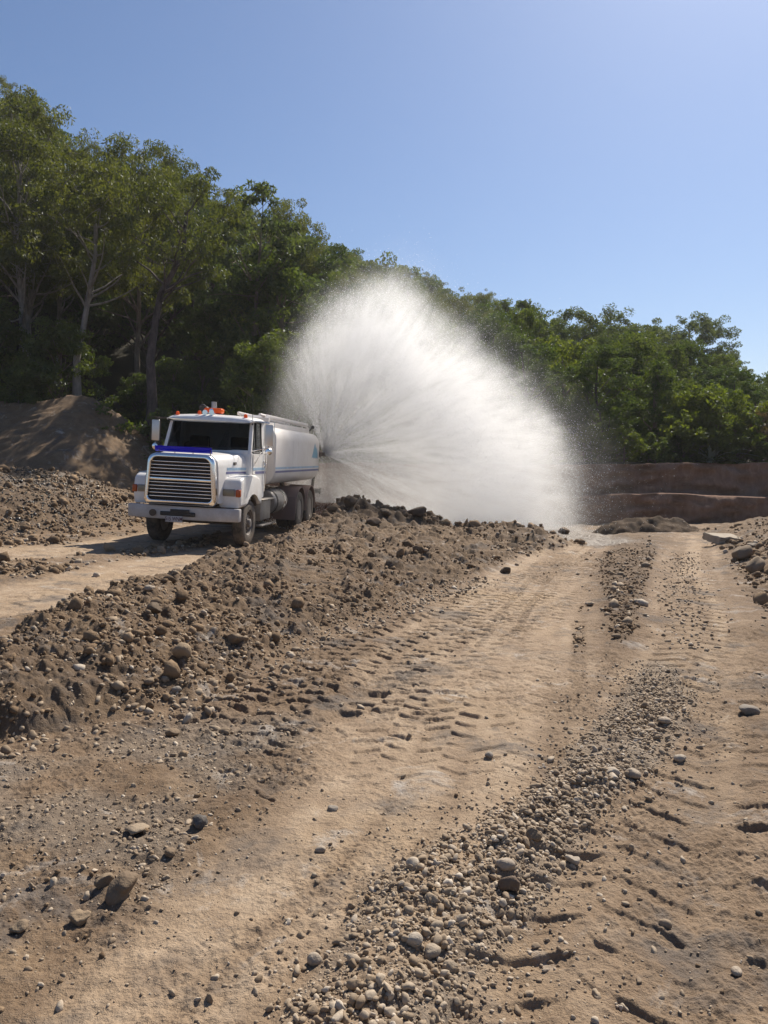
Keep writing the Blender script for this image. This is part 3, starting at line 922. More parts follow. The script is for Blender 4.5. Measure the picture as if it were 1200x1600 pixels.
L_OLIVE = leaf_material("olive_leaf", [(.040, .052, .011), (.068, .078, .018), (.108, .112, .029)], .52)
L_GREEN = leaf_material("green_leaf", [(.032, .050, .011), (.051, .074, .018), (.088, .108, .027)], .52)
L_DARK = leaf_material("dark_leaf", [(.028, .046, .014), (.046, .070, .022), (.075, .098, .032)], .48)
L_BRIGHT = leaf_material("bright_leaf", [(.045, .066, .011), (.072, .096, .017), (.118, .138, .027)], .55)
L_GREY = leaf_material("greygreen_leaf", [(.044, .060, .028), (.066, .085, .040), (.10, .118, .058)], .48)
L_DRY = leaf_material("dry_leaf", [(.10, .065, .03), (.16, .11, .055), (.22, .16, .09)], .35)
B_PALE = bark_material("pale_bark", (.13, .115, .10), (.29, .262, .235))
B_DARK = bark_material("dark_bark", (.035, .026, .026), (.11, .085, .08))
B_BROWN = bark_material("brown_bark", (.08, .06, .045), (.20, .155, .12))

class TreeMesh:
    def __init__(self, seed):
        self.rng = np.random.default_rng(seed)
        self.V, self.F, self.nv = [], [], 0
        self.LV, self.LT = [], []
    def tube(self, P, r, sides=7):
        P = np.asarray(P, float); r = np.asarray(r, float)
        n = len(P)
        T = np.gradient(P, axis=0); T /= np.linalg.norm(T, axis=1)[:, None] + 1e-9
        up = np.array([.31, .95, .05])
        A = np.cross(T, up); A /= np.linalg.norm(A, axis=1)[:, None] + 1e-9
        B = np.cross(T, A)
        th = np.linspace(0, 2 * np.pi, sides, endpoint=False)
        ring = P[:, None, :] + r[:, None, None] * (np.cos(th)[None, :, None] * A[:, None, :] + np.sin(th)[None, :, None] * B[:, None, :])
        i = np.arange(n - 1)[:, None]; j = np.arange(sides)[None]
        f = np.stack([i * sides + j, i * sides + (j + 1) % sides, (i + 1) * sides + (j + 1) % sides, (i + 1) * sides + j], -1).reshape(-1, 4)
        self.V.append(ring.reshape(-1, 3)); self.F.append(f + self.nv); self.nv += n * sides
    def limb(self, a, b, r0, r1, sag=.15, n=6, sides=6, wob=.06):
        a, b = np.asarray(a, float), np.asarray(b, float)
        L = np.linalg.norm(b - a)
        t = np.linspace(0, 1, n)[:, None]
        mid = (a + b) / 2 + np.array([0, 0, -sag * L]) * .6 + self.rng.normal(0, wob, 3) * L
        P = (1 - t) ** 2 * a + 2 * t * (1 - t) * mid + t * t * b
        P[1:-1] += self.rng.normal(0, wob * .35, (n - 2, 3)) * L * .4
        self.tube(P, r0 + (r1 - r0) * t[:, 0], sides)
        return P
    def leaves(self, c, rad, n, size, asp=.38, droop=.3, flat=.7, shell=.5):
        g = self.rng
        d = g.normal(size=(n, 3)); d /= np.linalg.norm(d, axis=1)[:, None]
        rr = g.uniform(0, 1, n) ** (1 / 3) * (1 - shell) + shell * g.uniform(.55, 1.08, n)
        p = np.asarray(c) + d * (rr * rad)[:, None] * np.array([1, 1, flat])
        u = g.normal(size=(n, 3)) + d * .7 + np.array([0, 0, -droop * 1.5])
        u /= np.linalg.norm(u, axis=1)[:, None]
        v = np.cross(u, g.normal(size=(n, 3))); v /= np.linalg.norm(v, axis=1)[:, None] + 1e-9
        s = size * g.uniform(.6, 1.35, n)[:, None]
        wv = v * s * asp * .5
        q = np.stack([p - u * s * .5, p - u * s * .02 + wv, p + u * s * .5, p - u * s * .02 - wv], 1)
        self.LV.append(q.reshape(-1, 3))
        self.LT.append(np.repeat(np.clip(.5 * g.uniform(0, 1) + .5 * g.uniform(0, 1, n), 0, 1), 4))
    def meshes(self, name, bark, leaf):
        V = np.concatenate(self.V); F = np.concatenate(self.F)
        tr = np_mesh("trunk", V, F, [bark], smooth=True)
        LV = np.concatenate(self.LV); n = len(LV) // 4
        cr = np_mesh("crown", LV, np.arange(n * 4).reshape(n, 4), [leaf], attrs={"tint": ('POINT', np.concatenate(self.LT))})
        return tr, cr

def grow(seed, H, crown_lo, crown_r, n_clump, clump_r, n_leaf, leaf, tr=.16, path=None, sparse=.0, asp=.38, droop=.3, shape='round', forks=2, flat=.7, twigs=True, bare=0):
    """one tree about the origin"""
    T = TreeMesh(seed); g = T.rng
    if path is None:
        lean = g.normal(0, .045, 2)
        hs = np.linspace(0, H * .82, 9)
        path = np.stack([lean[0] * hs + .12 * np.sin(hs * 1.1 + g.uniform(0, 6)), lean[1] * hs + .10 * np.sin(hs * .9 + g.uniform(0, 6)), hs], -1)
    path = np.asarray(path, float)
    top = path[-1]
    pz = path[:, 2]
    tt = (pz - pz[0]) / (top[2] - pz[0] + 1e-6)
    rad = tr * (1.25 - tt * .35 + .5 * np.exp(-tt * 14)) * np.clip(1 - tt * .62, .1, 1)
    T.tube(path, rad, 9)
    def on(z):
        z = min(max(z, pz[0]), top[2])
        return np.array([np.interp(z, pz, path[:, 0]), np.interp(z, pz, path[:, 1]), z]), float(np.interp(z, pz, rad))
    zc = H * crown_lo; hc = H - zc
    cx, cy = on(zc + hc * .4)[0][:2]
    boughs = []
    nb = max(3, int(n_clump / 6))
    cents = []
    tries = 0
    while len(cents) < n_clump and tries < n_clump * 30:
        tries += 1
        u = g.uniform(0, 1)
        if shape == 'round': prof = math.sin(math.pi * min(1, .12 + .86 * u)) ** .6
        elif shape == 'top': prof = (.45 + .55 * u) * (1 - max(0, u - .82) * 3.2)
        else: prof = 1 - .75 * u
        a = g.uniform(0, 2 * math.pi)
        r = crown_r * prof * (g.uniform(.25, 1) ** .55)
        c = np.array([cx + r * math.cos(a), cy + r * math.sin(a), zc + hc * (.06 + .88 * u)])
        if all(np.linalg.norm((c - q) * (1, 1, 1.2)) > clump_r * (.72 + sparse) for q in cents):
            cents.append(c)
    for c in cents:
        z0 = max(pz[0] + .3, min(c[2] - .35 * np.hypot(c[0] - cx, c[1] - cy) - .25 * hc * g.uniform(.3, 1), top[2]))
        a, r = on(z0)
        # join an existing bough when one is close
        base, br = a, r * .5
        if boughs and g.uniform() < .65:
            k = min(boughs, key=lambda q: np.linalg.norm(q[0] - c))
            if np.linalg.norm(k[0] - c) < np.linalg.norm(a - c) and k[0][2] < c[2] + .3:
                base, br = k[0], k[1] * .8
        P = T.limb(base, c, max(.016, min(br, tr * .45)), .012, .10, 6, 5, .08)
        for k in (2, 3, 4):
            boughs.append((P[k], max(.014, br * (1 - k / 6))))
        cr = clump_r * g.uniform(.7, 1.25)
        nl = int(n_leaf * g.uniform(.7, 1.2) * (cr / clump_r) ** 2)
        # a clump is a few tufts
        nt_ = g.integers(4, 7)
        for _ in range(nt_):
            off = g.normal(0, .5, 3) * cr * np.array([1, 1, .6])
            if twigs: T.limb(c, c + off, .010, .005, .05, 3, 3, .05)
            T.leaves(c + off, cr * g.uniform(.38, .62), nl // nt_, leaf, asp, droop, flat, .35)
    for _ in range(bare):
        a, r = on(H * g.uniform(.35, .8)); an = g.uniform(0, 6.28)
        T.limb(a, a + np.array([math.cos(an), math.sin(an), g.uniform(-.1, .5)]) * H * .18, r * .35, .01, -.1, 6, 5, .12)
    return T

PROTO = {}
def proto(key, T, bark, leaf, name):
    t_, c_ = T.meshes(name, bark, leaf)
    PROTO[key] = (t_.data, c_.data, name)
    bpy.data.objects.remove(t_); bpy.data.objects.remove(c_)

for k in range(4):      # tall gum, drooping olive foliage
    proto(("gum", k), grow(100 + k, 12.5, .46, 3.1, 46, .85, 640, .165, .14, droop=.9, asp=.27, shape='round', sparse=.05, bare=2), (B_PALE, B_BROWN)[k % 2], L_OLIVE, "gum_tree")
for k in range(3):      # dense bushy
    proto(("bushy", k), grow(200 + k, 8.0, .10, 2.7, 52, .85, 480, .175, .14, asp=.45, droop=.3), B_BROWN, L_GREEN, "leafy_tree")
for k in range(3):      # dark rainforest
    proto(("dark", k), grow(300 + k, 9.5, .22, 3.0, 46, .92, 470, .19, .16, asp=.48, droop=.25), B_DARK, L_DARK, "rainforest_tree")
for k in range(3):      # sparse skyline tree, clumped with gaps
    proto(("open", k), grow(400 + k, 9.5, .34, 2.8, 34, .72, 420, .17, .15, asp=.42, droop=.3, sparse=.12, shape='round', bare=3), B_DARK, L_GREY, "open_tree")
for k in range(2):      # light green small
    proto(("light", k), grow(500 + k, 5.2, .22, 1.9, 34, .62, 280, .18, .09, asp=.4, droop=.4), B_BROWN, L_BRIGHT, "small_tree")
for k in range(2):      # shrub
    proto(("shrub", k), grow(600 + k, 2.6, .04, 1.35, 26, .5, 220, .17, .05, asp=.42, droop=.3), B_BROWN, (L_GREEN, L_BRIGHT)[k], "shrub")

def plant(key, x, y, label, cat="tree", group=None, s=1.0, rz=None, sz=1.0, z=None, tilt=0.0, rr=random.Random(5)):
    tm, cm, name = PROTO[key]
    root = empty(name, (x, y, (gz(x, y) if z is None else z) - .08), (tilt, 0, rr.uniform(0, 6.28) if rz is None else rz))
    root.scale = (s, s, s * sz)
    tag(root, label, cat, group)
    link(bpy.data.objects.new("trunk", tm), root)
    link(bpy.data.objects.new("crown", cm), root)
    return root

def special(T, bark, leaf, name, x, y, label, cat="tree", z=None):
    t_, c_ = T.meshes(name, bark, leaf)
    root = empty(name, (x, y, (gz(x, y) if z is None else z) - .1))
    t_.parent = root; c_.parent = root
    tag(root, label, cat)
    return root

# --- trees one can point to
def pxpath(pts, d, base):
    """trunk path drawn through places seen in the photograph at distance d, relative to its foot"""
    bx, by, bz = base
    r = random.Random(len(pts))
    return [((u - 600) / 1200 * d - bx, r.uniform(-.25, .25) * (i > 0), EYE - (v - 720) / 1200 * d - bz) for i, (u, v) in enumerate(pts)]

def special_px(seed, pts, d, H, lo, cr, n, clr, nl, lf, tr, bark, leaf, name, label, vtop=None, **kw):
    bx = (pts[0][0] - 600) / 1200 * d
    bz = gz(bx, d)
    if vtop is not None: H = EYE - (vtop - 720) / 1200 * d - bz - clr * .35
    P = [p for p in pxpath(pts, d, (bx, d, bz)) if p[2] < H * .9]
    P[0] = (0, 0, -.3)
    T = grow(seed, H, lo, cr, n, clr, nl, lf, tr, path=P, **kw)
    return special(T, bark, leaf, name, bx, d, label)

special_px(701, [(122, 618), (128, 560), (137, 505), (150, 460), (158, 400), (160, 350), (166, 300)], 31.0, 12.6, .60, 2.9, 26, .8, 560, .16, .17, B_PALE, L_OLIVE, "gum_tree",
           "tall gum with a pale leaning trunk rising behind the soil mound", vtop=262, droop=.8, asp=.28, bare=1)
special_px(702, [(236, 690), (238, 620), (241, 560), (247, 500), (259, 462), (277, 430), (290, 395), (300, 340)], 30.6, 12.4, .66, 3.2, 24, .8, 560, .16, .21, B_DARK, L_OLIVE, "gum_tree",
           "tall dark trunked gum standing directly behind the truck's cab", vtop=275, droop=.8, asp=.28, bare=1)
special_px(703, [(40, 600), (42, 480), (34, 380), (44, 280), (52, 210)], 34, 16.2, .46, 3.6, 50, .9, 640, .16, .19, B_PALE, L_OLIVE, "gum_tree",
           "tallest olive gum at the frame edge above the soil mound", vtop=145, droop=.9, asp=.28, bare=2)
special_px(704, [(395, 640), (398, 540), (404, 450), (410, 380), (424, 330)], 36, 11.6, .55, 2.4, 20, .75, 330, .22, .15, B_BROWN, L_GREY, "open_tree",
           "gum leaning out against the sky above the truck's tank", vtop=285, sparse=.3, bare=2)
special_px(705, [(1124, 722), (1121, 690), (1118, 655), (1122, 620), (1125, 600)], 30.5, 4.3, .35, 1.75, 36, .55, 300, .17, .07, B_BROWN, L_BRIGHT, "small_tree",
           "young yellow green tree with slim bare trunks on the bank top", vtop=592, asp=.4)
special_px(706, [(880, 640), (884, 580), (880, 530), (872, 490)], 52, 9.5, .30, 3.4, 44, .75, 480, .165, .16, B_DARK, L_GREY, "open_tree",
           "open crowned tree with sky gaps, first of the ridge trees past the spray", vtop=480, sparse=.10, bare=3)
special_px(707, [(950, 640), (948, 590), (945, 540), (940, 500)], 55, 10, .30, 3.3, 46, .75, 480, .165, .17, B_DARK, L_GREY, "open_tree",
           "ridge tree with a broad top between two gapped crowns", vtop=484, sparse=.10, bare=3)
special_px(708, [(1068, 600), (1070, 565), (1071, 540), (1069, 515)], 62, 7.6, .34, 4.0, 46, .75, 500, .165, .16, B_DARK, L_GREY, "open_tree",
           "spreading umbrella shaped tree whose dark trunk shows against the sky", vtop=492, sparse=.12, shape='top', bare=4)
special_px(709, [(1018, 600), (1022, 560), (1014, 530), (1010, 510)], 60, 7.0, .36, 2.9, 30, .7, 480, .165, .15, B_DARK, L_GREY, "open_tree",
           "forked ridge tree with small separate leaf tufts beside the umbrella shaped one", vtop=506, sparse=.14, bare=4)
special_px(710, [(812, 620), (810, 560), (808, 510), (806, 470)], 50, 10.6, .4, 1.7, 26, .5, 260, .18, .12, B_PALE, L_GREY, "open_tree",
           "thin wispy tree topping the skyline just right of the spray's crest", vtop=462, sparse=.2, bare=3)

# --- the forest climbing the hill
rr = random.Random(77)
KIND = {
    "gum": ("tall olive leaved gum in the hillside forest", "olive gums of the hillside forest"),
    "bushy": ("bushy mid green tree filling the hillside forest", "bushy green trees of the hillside forest"),
    "dark": ("dense dark green rainforest tree on the hillside", "dark rainforest trees of the hillside"),
    "open": ("open crowned grey green tree along the hill's skyline", "grey green skyline trees"),
    "light": ("small light green tree in the forest edge", "light green trees of the forest edge"),
    "shrub": ("leafy green shrub in the undergrowth of the forest edge", "shrubs of the forest edge"),
}
def forest_tree(kind, x, y, s, sz=1.0):
    n = {"gum": 4, "bushy": 3, "dark": 3, "open": 3, "light": 2, "shrub": 2}[kind]
    lab, grp = KIND[kind]
    return plant((kind, rr.randrange(n)), x, y, lab, "shrub" if kind == "shrub" else "tree", grp, s, None, sz, rr=rr)

y = 31.5
row = 0
while y < 80:
    half = y * .56 + 5
    step = 3.25 + (y - 31) * .045
    x = -half + rr.uniform(0, step)
    while x < half:
        u = x / y
        X_, Y_ = x + rr.uniform(-.9, .9), y + rr.uniform(-1.2, 1.2)
        left = x < 1
        clear = u > .30 and y < 44          # lower growth on the right
        if row == 0: kind = rr.choice(["bushy", "light", "bushy", "dark"] if u > -.1 else ["bushy", "bushy", "dark", "light"])
        elif row < 3: kind = rr.choice(["gum", "bushy", "dark", "gum"] if u < .12 else ["bushy", "dark", "light", "bushy"])
        elif y < 66: kind = rr.choice(["gum", "dark", "dark", "bushy"] if u < .1 else ["dark", "bushy", "bushy", "light"])
        else: kind = rr.choice(["open", "dark", "dark", "gum"] if u < .25 else ["open", "dark", "bushy"])
        s = rr.uniform(.8, 1.15)
        if row == 0: s *= .72
        if clear: s *= .72
        if u > .1 and kind == "gum": s *= .8
        # keep the skyline of the photograph
        vmax = np.interp(600 + 1200 * u, [-200, 0, 110, 200, 330, 440, 490, 600, 700, 800, 880, 1000, 1100, 1160, 1200, 1400], [100, 150, 205, 262, 300, 345, 390, 415, 448, 475, 505, 520, 545, 560, 575, 590])
        zb = gz(X_, Y_)
        hh = {"gum": 12.5, "bushy": 8, "dark": 9.5, "open": 9.5, "light": 5.2}[kind]
        top = EYE - (vmax + rr.uniform(-8, 26) - 720) / 1200 * Y_
        s = min(s, (top - zb) / hh)
        if s > .28 and not (-10.8 < X_ < -5.2 and Y_ < 38):
            forest_tree(kind, X_, Y_, s, rr.uniform(.95, 1.1) if s > .6 else 1.0)
        x += step * rr.uniform(.75, 1.3)
    y += 4.2 + (y - 31) * .05
    row += 1
# --- shrubs at the forest edge
for i in range(16):
    forest_tree("shrub", rr.uniform(-11, -5), rr.uniform(32.5, 40), rr.uniform(.7, 1.2))
for i in range(13):
    forest_tree(rr.choice(["bushy", "light", "bushy"]), -11 + i * .5 + rr.uniform(-.3, .3), rr.uniform(33.5, 39), rr.uniform(.45, .62))
for i in range(46):
    x = rr.uniform(-17, 17); y = rr.uniform(29.4, 32.5) if x < 1 else rr.uniform(28.9, 31)
    forest_tree("shrub", x, y, rr.uniform(.45, 1.0) * (.75 if x > 3 else 1.15))

def named_shrub(k, u, v, d, s, label, leaf=None):
    x = (u - 600) / 1200 * d
    return plant(("shrub", k), x, d, label, "shrub", None, s, rr=rr)
named_shrub(1, 975, 712, 28.6, .52, "low lime green shrub on the bank top nearest the spray")
named_shrub(0, 1025, 712, 28.5, .46, "small dark green shrub beside the lime green one on the bank top")
named_shrub(1, 1062, 690, 29.5, .8, "bright shrub on the bank top behind the silvery strap leaved plant")

def strap_plant(u, d, label, n, L, seed):
    x = (u - 600) / 1200 * d
    g = np.random.default_rng(seed)
    V, F = [], []
    for i in range(n):
        a = g.uniform(0, 6.28); e = g.uniform(.25, 1.35); l = L * g.uniform(.7, 1.1); wd = .05 * g.uniform(.8, 1.3)
        dirx = np.array([math.cos(a), math.sin(a), 0]); sidev = np.array([-math.sin(a), math.cos(a), 0])
        pts = []
        for k in range(7):
            t_ = k / 6
            r_ = l * t_ * math.cos(e) * (1 + .25 * t_); h_ = l * t_ * math.sin(e) - .35 * l * t_ ** 2.5
            pts.append((dirx * r_ + np.array([0, 0, .15 + h_]), wd * (1 - t_ ** 2) + .004))
        b = len(V)
        for p_, w_ in pts:
            V += [p_ + sidev * w_, p_ + np.array([0, 0, -.3 * w_]), p_ - sidev * w_]
        for k in range(6):
            q = b + k * 3
            F += [[q, q + 1, q + 4, q + 3], [q + 1, q + 2, q + 5, q + 4]]
    t = NT("silver_strap_leaf")
    m = t.done(t.bsdf(Base_Color=(.19, .22, .17), Roughness=.28))
    m2 = simple_mat("strap_stem", (.09, .075, .05), .9)
    root = empty("strap_plant", (x, d, gz(x, d)))
    tag(root, label, "plant")
    np_mesh("leaves", np.array(V), np.array(F), [m], root, smooth=True)
    T = TreeMesh(seed); T.tube([(0, 0, -.1), (.01, 0, .1), (0, .01, .25)], [.07, .06, .04], 8)
    np_mesh("stem", np.concatenate(T.V), np.concatenate(T.F), [m2], root, smooth=True)
strap_plant(1108, 28.7, "silvery strap leaved plant glinting on the bank top", 34, 1.05, 31)
strap_plant(1105, 30.2, "taller strap leaved plant behind the silvery one", 26, 1.9, 32)
T = grow(811, 2.2, .25, .9, 16, .45, 170, .22, .05, asp=.25, droop=1.2)
special(T, B_BROWN, L_DRY, "shrub", 14.9, 30.0, "dry brown bush by the frame edge past the young yellow green tree", "shrub")
# ================================================================ WATER TRUCK
CABFIT = [False]        # cab pieces are drawn on a narrower, taller cab and fitted here
def to_obj(name, bm, mats, parent, smooth=35, label=None):
    bmesh.ops.recalc_face_normals(bm, faces=bm.faces)
    if CABFIT[0]:
        for v in bm.verts:
            v.co.x *= 1.06
            if v.co.z > 2.05: v.co.z -= .07
    me = bpy.data.meshes.new(name)
    for f in bm.faces: f.smooth = True
    if smooth is not None:
        lim = R(smooth)
        for e in bm.edges:
            if len(e.link_faces) == 2 and e.calc_face_angle(0) > lim: e.smooth = False
    bm.to_mesh(me); bm.free()
    for m in (mats if isinstance(mats, (list, tuple)) else [mats]): me.materials.append(m)
    o = link(bpy.data.objects.new(name, me), parent)
    if label: o["label"] = label
    return o

def b_box(bm, x0, x1, y0, y1, z0, z1, bev=0.0, seg=2, mi=0):
    vs = [bm.verts.new((x, y, z)) for x in (x0, x1) for y in (y0, y1) for z in (z0, z1)]
    idx = [(0, 1, 3, 2), (4, 6, 7, 5), (0, 4, 5, 1), (2, 3, 7, 6), (0, 2, 6, 4), (1, 5, 7, 3)]
    fs = [bm.faces.new([vs[i] for i in q]) for q in idx]
    for f in fs: f.material_index = mi
    if bev > 0:
        es = list({e for f in fs for e in f.edges})
        r = bmesh.ops.bevel(bm, geom=es, offset=bev, segments=seg, affect='EDGES', profile=.5)
        for f in r["faces"]: f.material_index = mi
    return vs

def b_tube(bm, P, r, sides=10, cap=True, mi=0):
    P = [Vector(p) for p in P]
    rs = r if isinstance(r, (list, tuple)) else [r] * len(P)
    rings = []
    for i, p in enumerate(P):
        t = (P[min(i + 1, len(P) - 1)] - P[max(i - 1, 0)]).normalized()
        up = Vector((0, 0, 1)) if abs(t.z) < .9 else Vector((0, 1, 0))
        a = t.cross(up).normalized(); b = a.cross(t)
        rings.append([bm.verts.new(p + (a * math.cos(k * 2 * math.pi / sides) + b * math.sin(k * 2 * math.pi / sides)) * rs[i]) for k in range(sides)])
    for q, w_ in zip(rings, rings[1:]):
        for k in range(sides):
            f = bm.faces.new([q[k], q[(k + 1) % sides], w_[(k + 1) % sides], w_[k]]); f.material_index = mi
    if cap:
        bm.faces.new(rings[0][::-1]).material_index = mi; bm.faces.new(rings[-1]).material_index = mi

def b_lathe(bm, prof, c, axis='x', sides=40, mi=0, closed=False):
    """prof: (along axis, radius)"""
    c = Vector(c); rings = []
    for a, r in prof:
        ring = []
        for k in range(sides):
            th = 2 * math.pi * k / sides
            u, v = r * math.cos(th), r * math.sin(th)
            p = {'x': Vector((a, u, v)), 'y': Vector((u, a, v)), 'z': Vector((u, v, a))}[axis]
            ring.append(bm.verts.new(c + p))
        rings.append(ring)
    prs = list(zip(rings, rings[1:])) + ([(rings[-1], rings[0])] if closed else [])
    for q, w_ in prs:
        for k in range(sides):
            f = bm.faces.new([q[k], q[(k + 1) % sides], w_[(k + 1) % sides], w_[k]]); f.material_index = mi
    if not closed:
        for ring, (a, r) in ((rings[0], prof[0]), (rings[-1], prof[-1])):
            if r > 1e-4: bm.faces.new(ring).material_index = mi

def b_loft(bm, rings, cap=True, mi=0, close=True):
    R_ = [[bm.verts.new(p) for p in ring] for ring in rings]
    n = len(R_[0])
    for q, w_ in zip(R_, R_[1:]):
        for k in range(n if close else n - 1):
            bm.faces.new([q[k], q[(k + 1) % n], w_[(k + 1) % n], w_[k]]).material_index = mi
    if cap:
        bm.faces.new(R_[0][::-1]).material_index = mi; bm.faces.new(R_[-1]).material_index = mi
    return R_

def b_prism(bm, poly, x0, x1, mi=0):
    """poly of (y, z) extruded along x"""
    A = [bm.verts.new((x0, y, z)) for y, z in poly]; B = [bm.verts.new((x1, y, z)) for y, z in poly]
    n = len(poly)
    f0 = bm.faces.new(A); f1 = bm.faces.new(B[::-1])
    for k in range(n): bm.faces.new([A[k], B[k], B[(k + 1) % n], A[(k + 1) % n]])
    for f in bm.faces: f.material_index = mi
    return A, B, f0, f1

def rrect(hw, z0, z1, rt, rb, n=7, hw_top=None, cx=0.0):
    """rounded rectangle ring in (x, z), counter-clockwise from the lower right"""
    hw_top = hw if hw_top is None else hw_top
    out = []
    for (sx, zc, r, a0, h) in ((1, z0, rb, -90, hw), (1, z1, rt, 0, hw_top), (-1, z1, rt, 90, hw_top), (-1, z0, rb, 180, hw)):
        ccx = cx + sx * (h - r); ccz = zc + (r if zc == z0 else -r)
        for k in range(n):
            a = R(a0 + 90 * k / (n - 1))
            out.append((ccx + r * math.cos(a), ccz + r * math.sin(a)))
    return out

W_PAINT = simple_mat("white_paint", (.80, .79, .77), .30, dirt=.42, dirt_col=(.50, .41, .32), coat=.4, scale=1.7)
W_TANK = simple_mat("tank_paint", (.76, .72, .68), .42, dirt=.28, dirt_col=(.48, .38, .31), coat=.2, scale=1.1)
BUMP_M = simple_mat("bumper_paint", (.52, .50, .49), .45, dirt=.5, dirt_col=(.28, .22, .17), scale=3)
CHROME = simple_mat("chrome", (.92, .90, .87), .12, 1.0, dirt=.10, dirt_col=(.3, .25, .2))
DULLM = simple_mat("dull_metal", (.36, .34, .32), .45, .7, dirt=.5)
CHASS = simple_mat("chassis_paint", (.045, .036, .032), .7, dirt=.75, dirt_col=(.16, .115, .08))
GUARD = simple_mat("guard_paint", (.26, .165, .135), .6, dirt=.45, dirt_col=(.32, .23, .17))
RUBBER = simple_mat("tyre_rubber", (.035, .033, .032), .85, dirt=.95, dirt_col=(.21, .165, .125), scale=4, bump=.3)
BLACK = simple_mat("black_rubber", (.018, .017, .017), .6, dirt=.3, dirt_col=(.12, .09, .07))
RIM_M = simple_mat("rim_steel", (.24, .22, .21), .5, .4, dirt=.7, dirt_col=(.15, .115, .085))
SEAT_M = simple_mat("cab_trim", (.03, .03, .034), .8)
LBLUE = simple_mat("light_blue_stripe", (.30, .48, .65), .4, dirt=.4)
DBLUE = simple_mat("dark_blue_stripe", (.07, .085, .26), .4, dirt=.4)
LOGO_M = simple_mat("logo_blue", (.17, .36, .50), .4, dirt=.2)
PLATE_M = simple_mat("plate_white", (.55, .52, .52), .5, dirt=.4)
PLTXT = simple_mat("plate_letters", (.07, .02, .035), .5)
STACK_M = simple_mat("stack_metal", (.42, .41, .41), .4, .8, dirt=.3)
def plastic(name, col, trans=.5, rough=.15, em=0):
    t = NT(name)
    b = t.bsdf(Base_Color=col, Roughness=rough)
    tr = t.n("ShaderNodeBsdfTranslucent", {"Color": col})
    return t.done(t.n("ShaderNodeMixShader", {0: trans, 1: b.outputs[0], 2: tr.outputs[0]}))
AMBER = plastic("amber_lens", (.85, .20, .03), .4)
INDIC = plastic("indicator_lens", (.50, .10, .02), .25)
DEFL = plastic("blue_acrylic", (.018, .016, .42), .5, .08)
LENS = plastic("headlamp_lens", (.30, .26, .18), .2, .1)
def glass_mat():
    t = NT("tinted_glass")
    tr = t.n("ShaderNodeBsdfTransparent", {"Color": (.30, .34, .36)})
    gl = t.n("ShaderNodeBsdfGlossy", {"Color": (1, 1, 1), "Roughness": .02})
    fr = t.n("ShaderNodeFresnel", {"IOR": 1.5})
    f = t.math('MULTIPLY', fr.outputs[0], .75)
    return t.done(t.n("ShaderNodeMixShader", {0: f, 1: tr.outputs[0], 2: gl.outputs[0]}))
GLASS = glass_mat()
def mirror_m():
    t = NT("mirror_back"); return t.done(t.bsdf(Base_Color=(.62, .58, .53), Roughness=.3, Metallic=.6))
MIRR = mirror_m()

TY = -.235
truck = empty("water_truck", (-4.34, 16.43, TY), (0, R(2.9), R(-6.7)))
tag(truck, "white bonneted water truck with blue stripes spraying water from its tail", "truck")

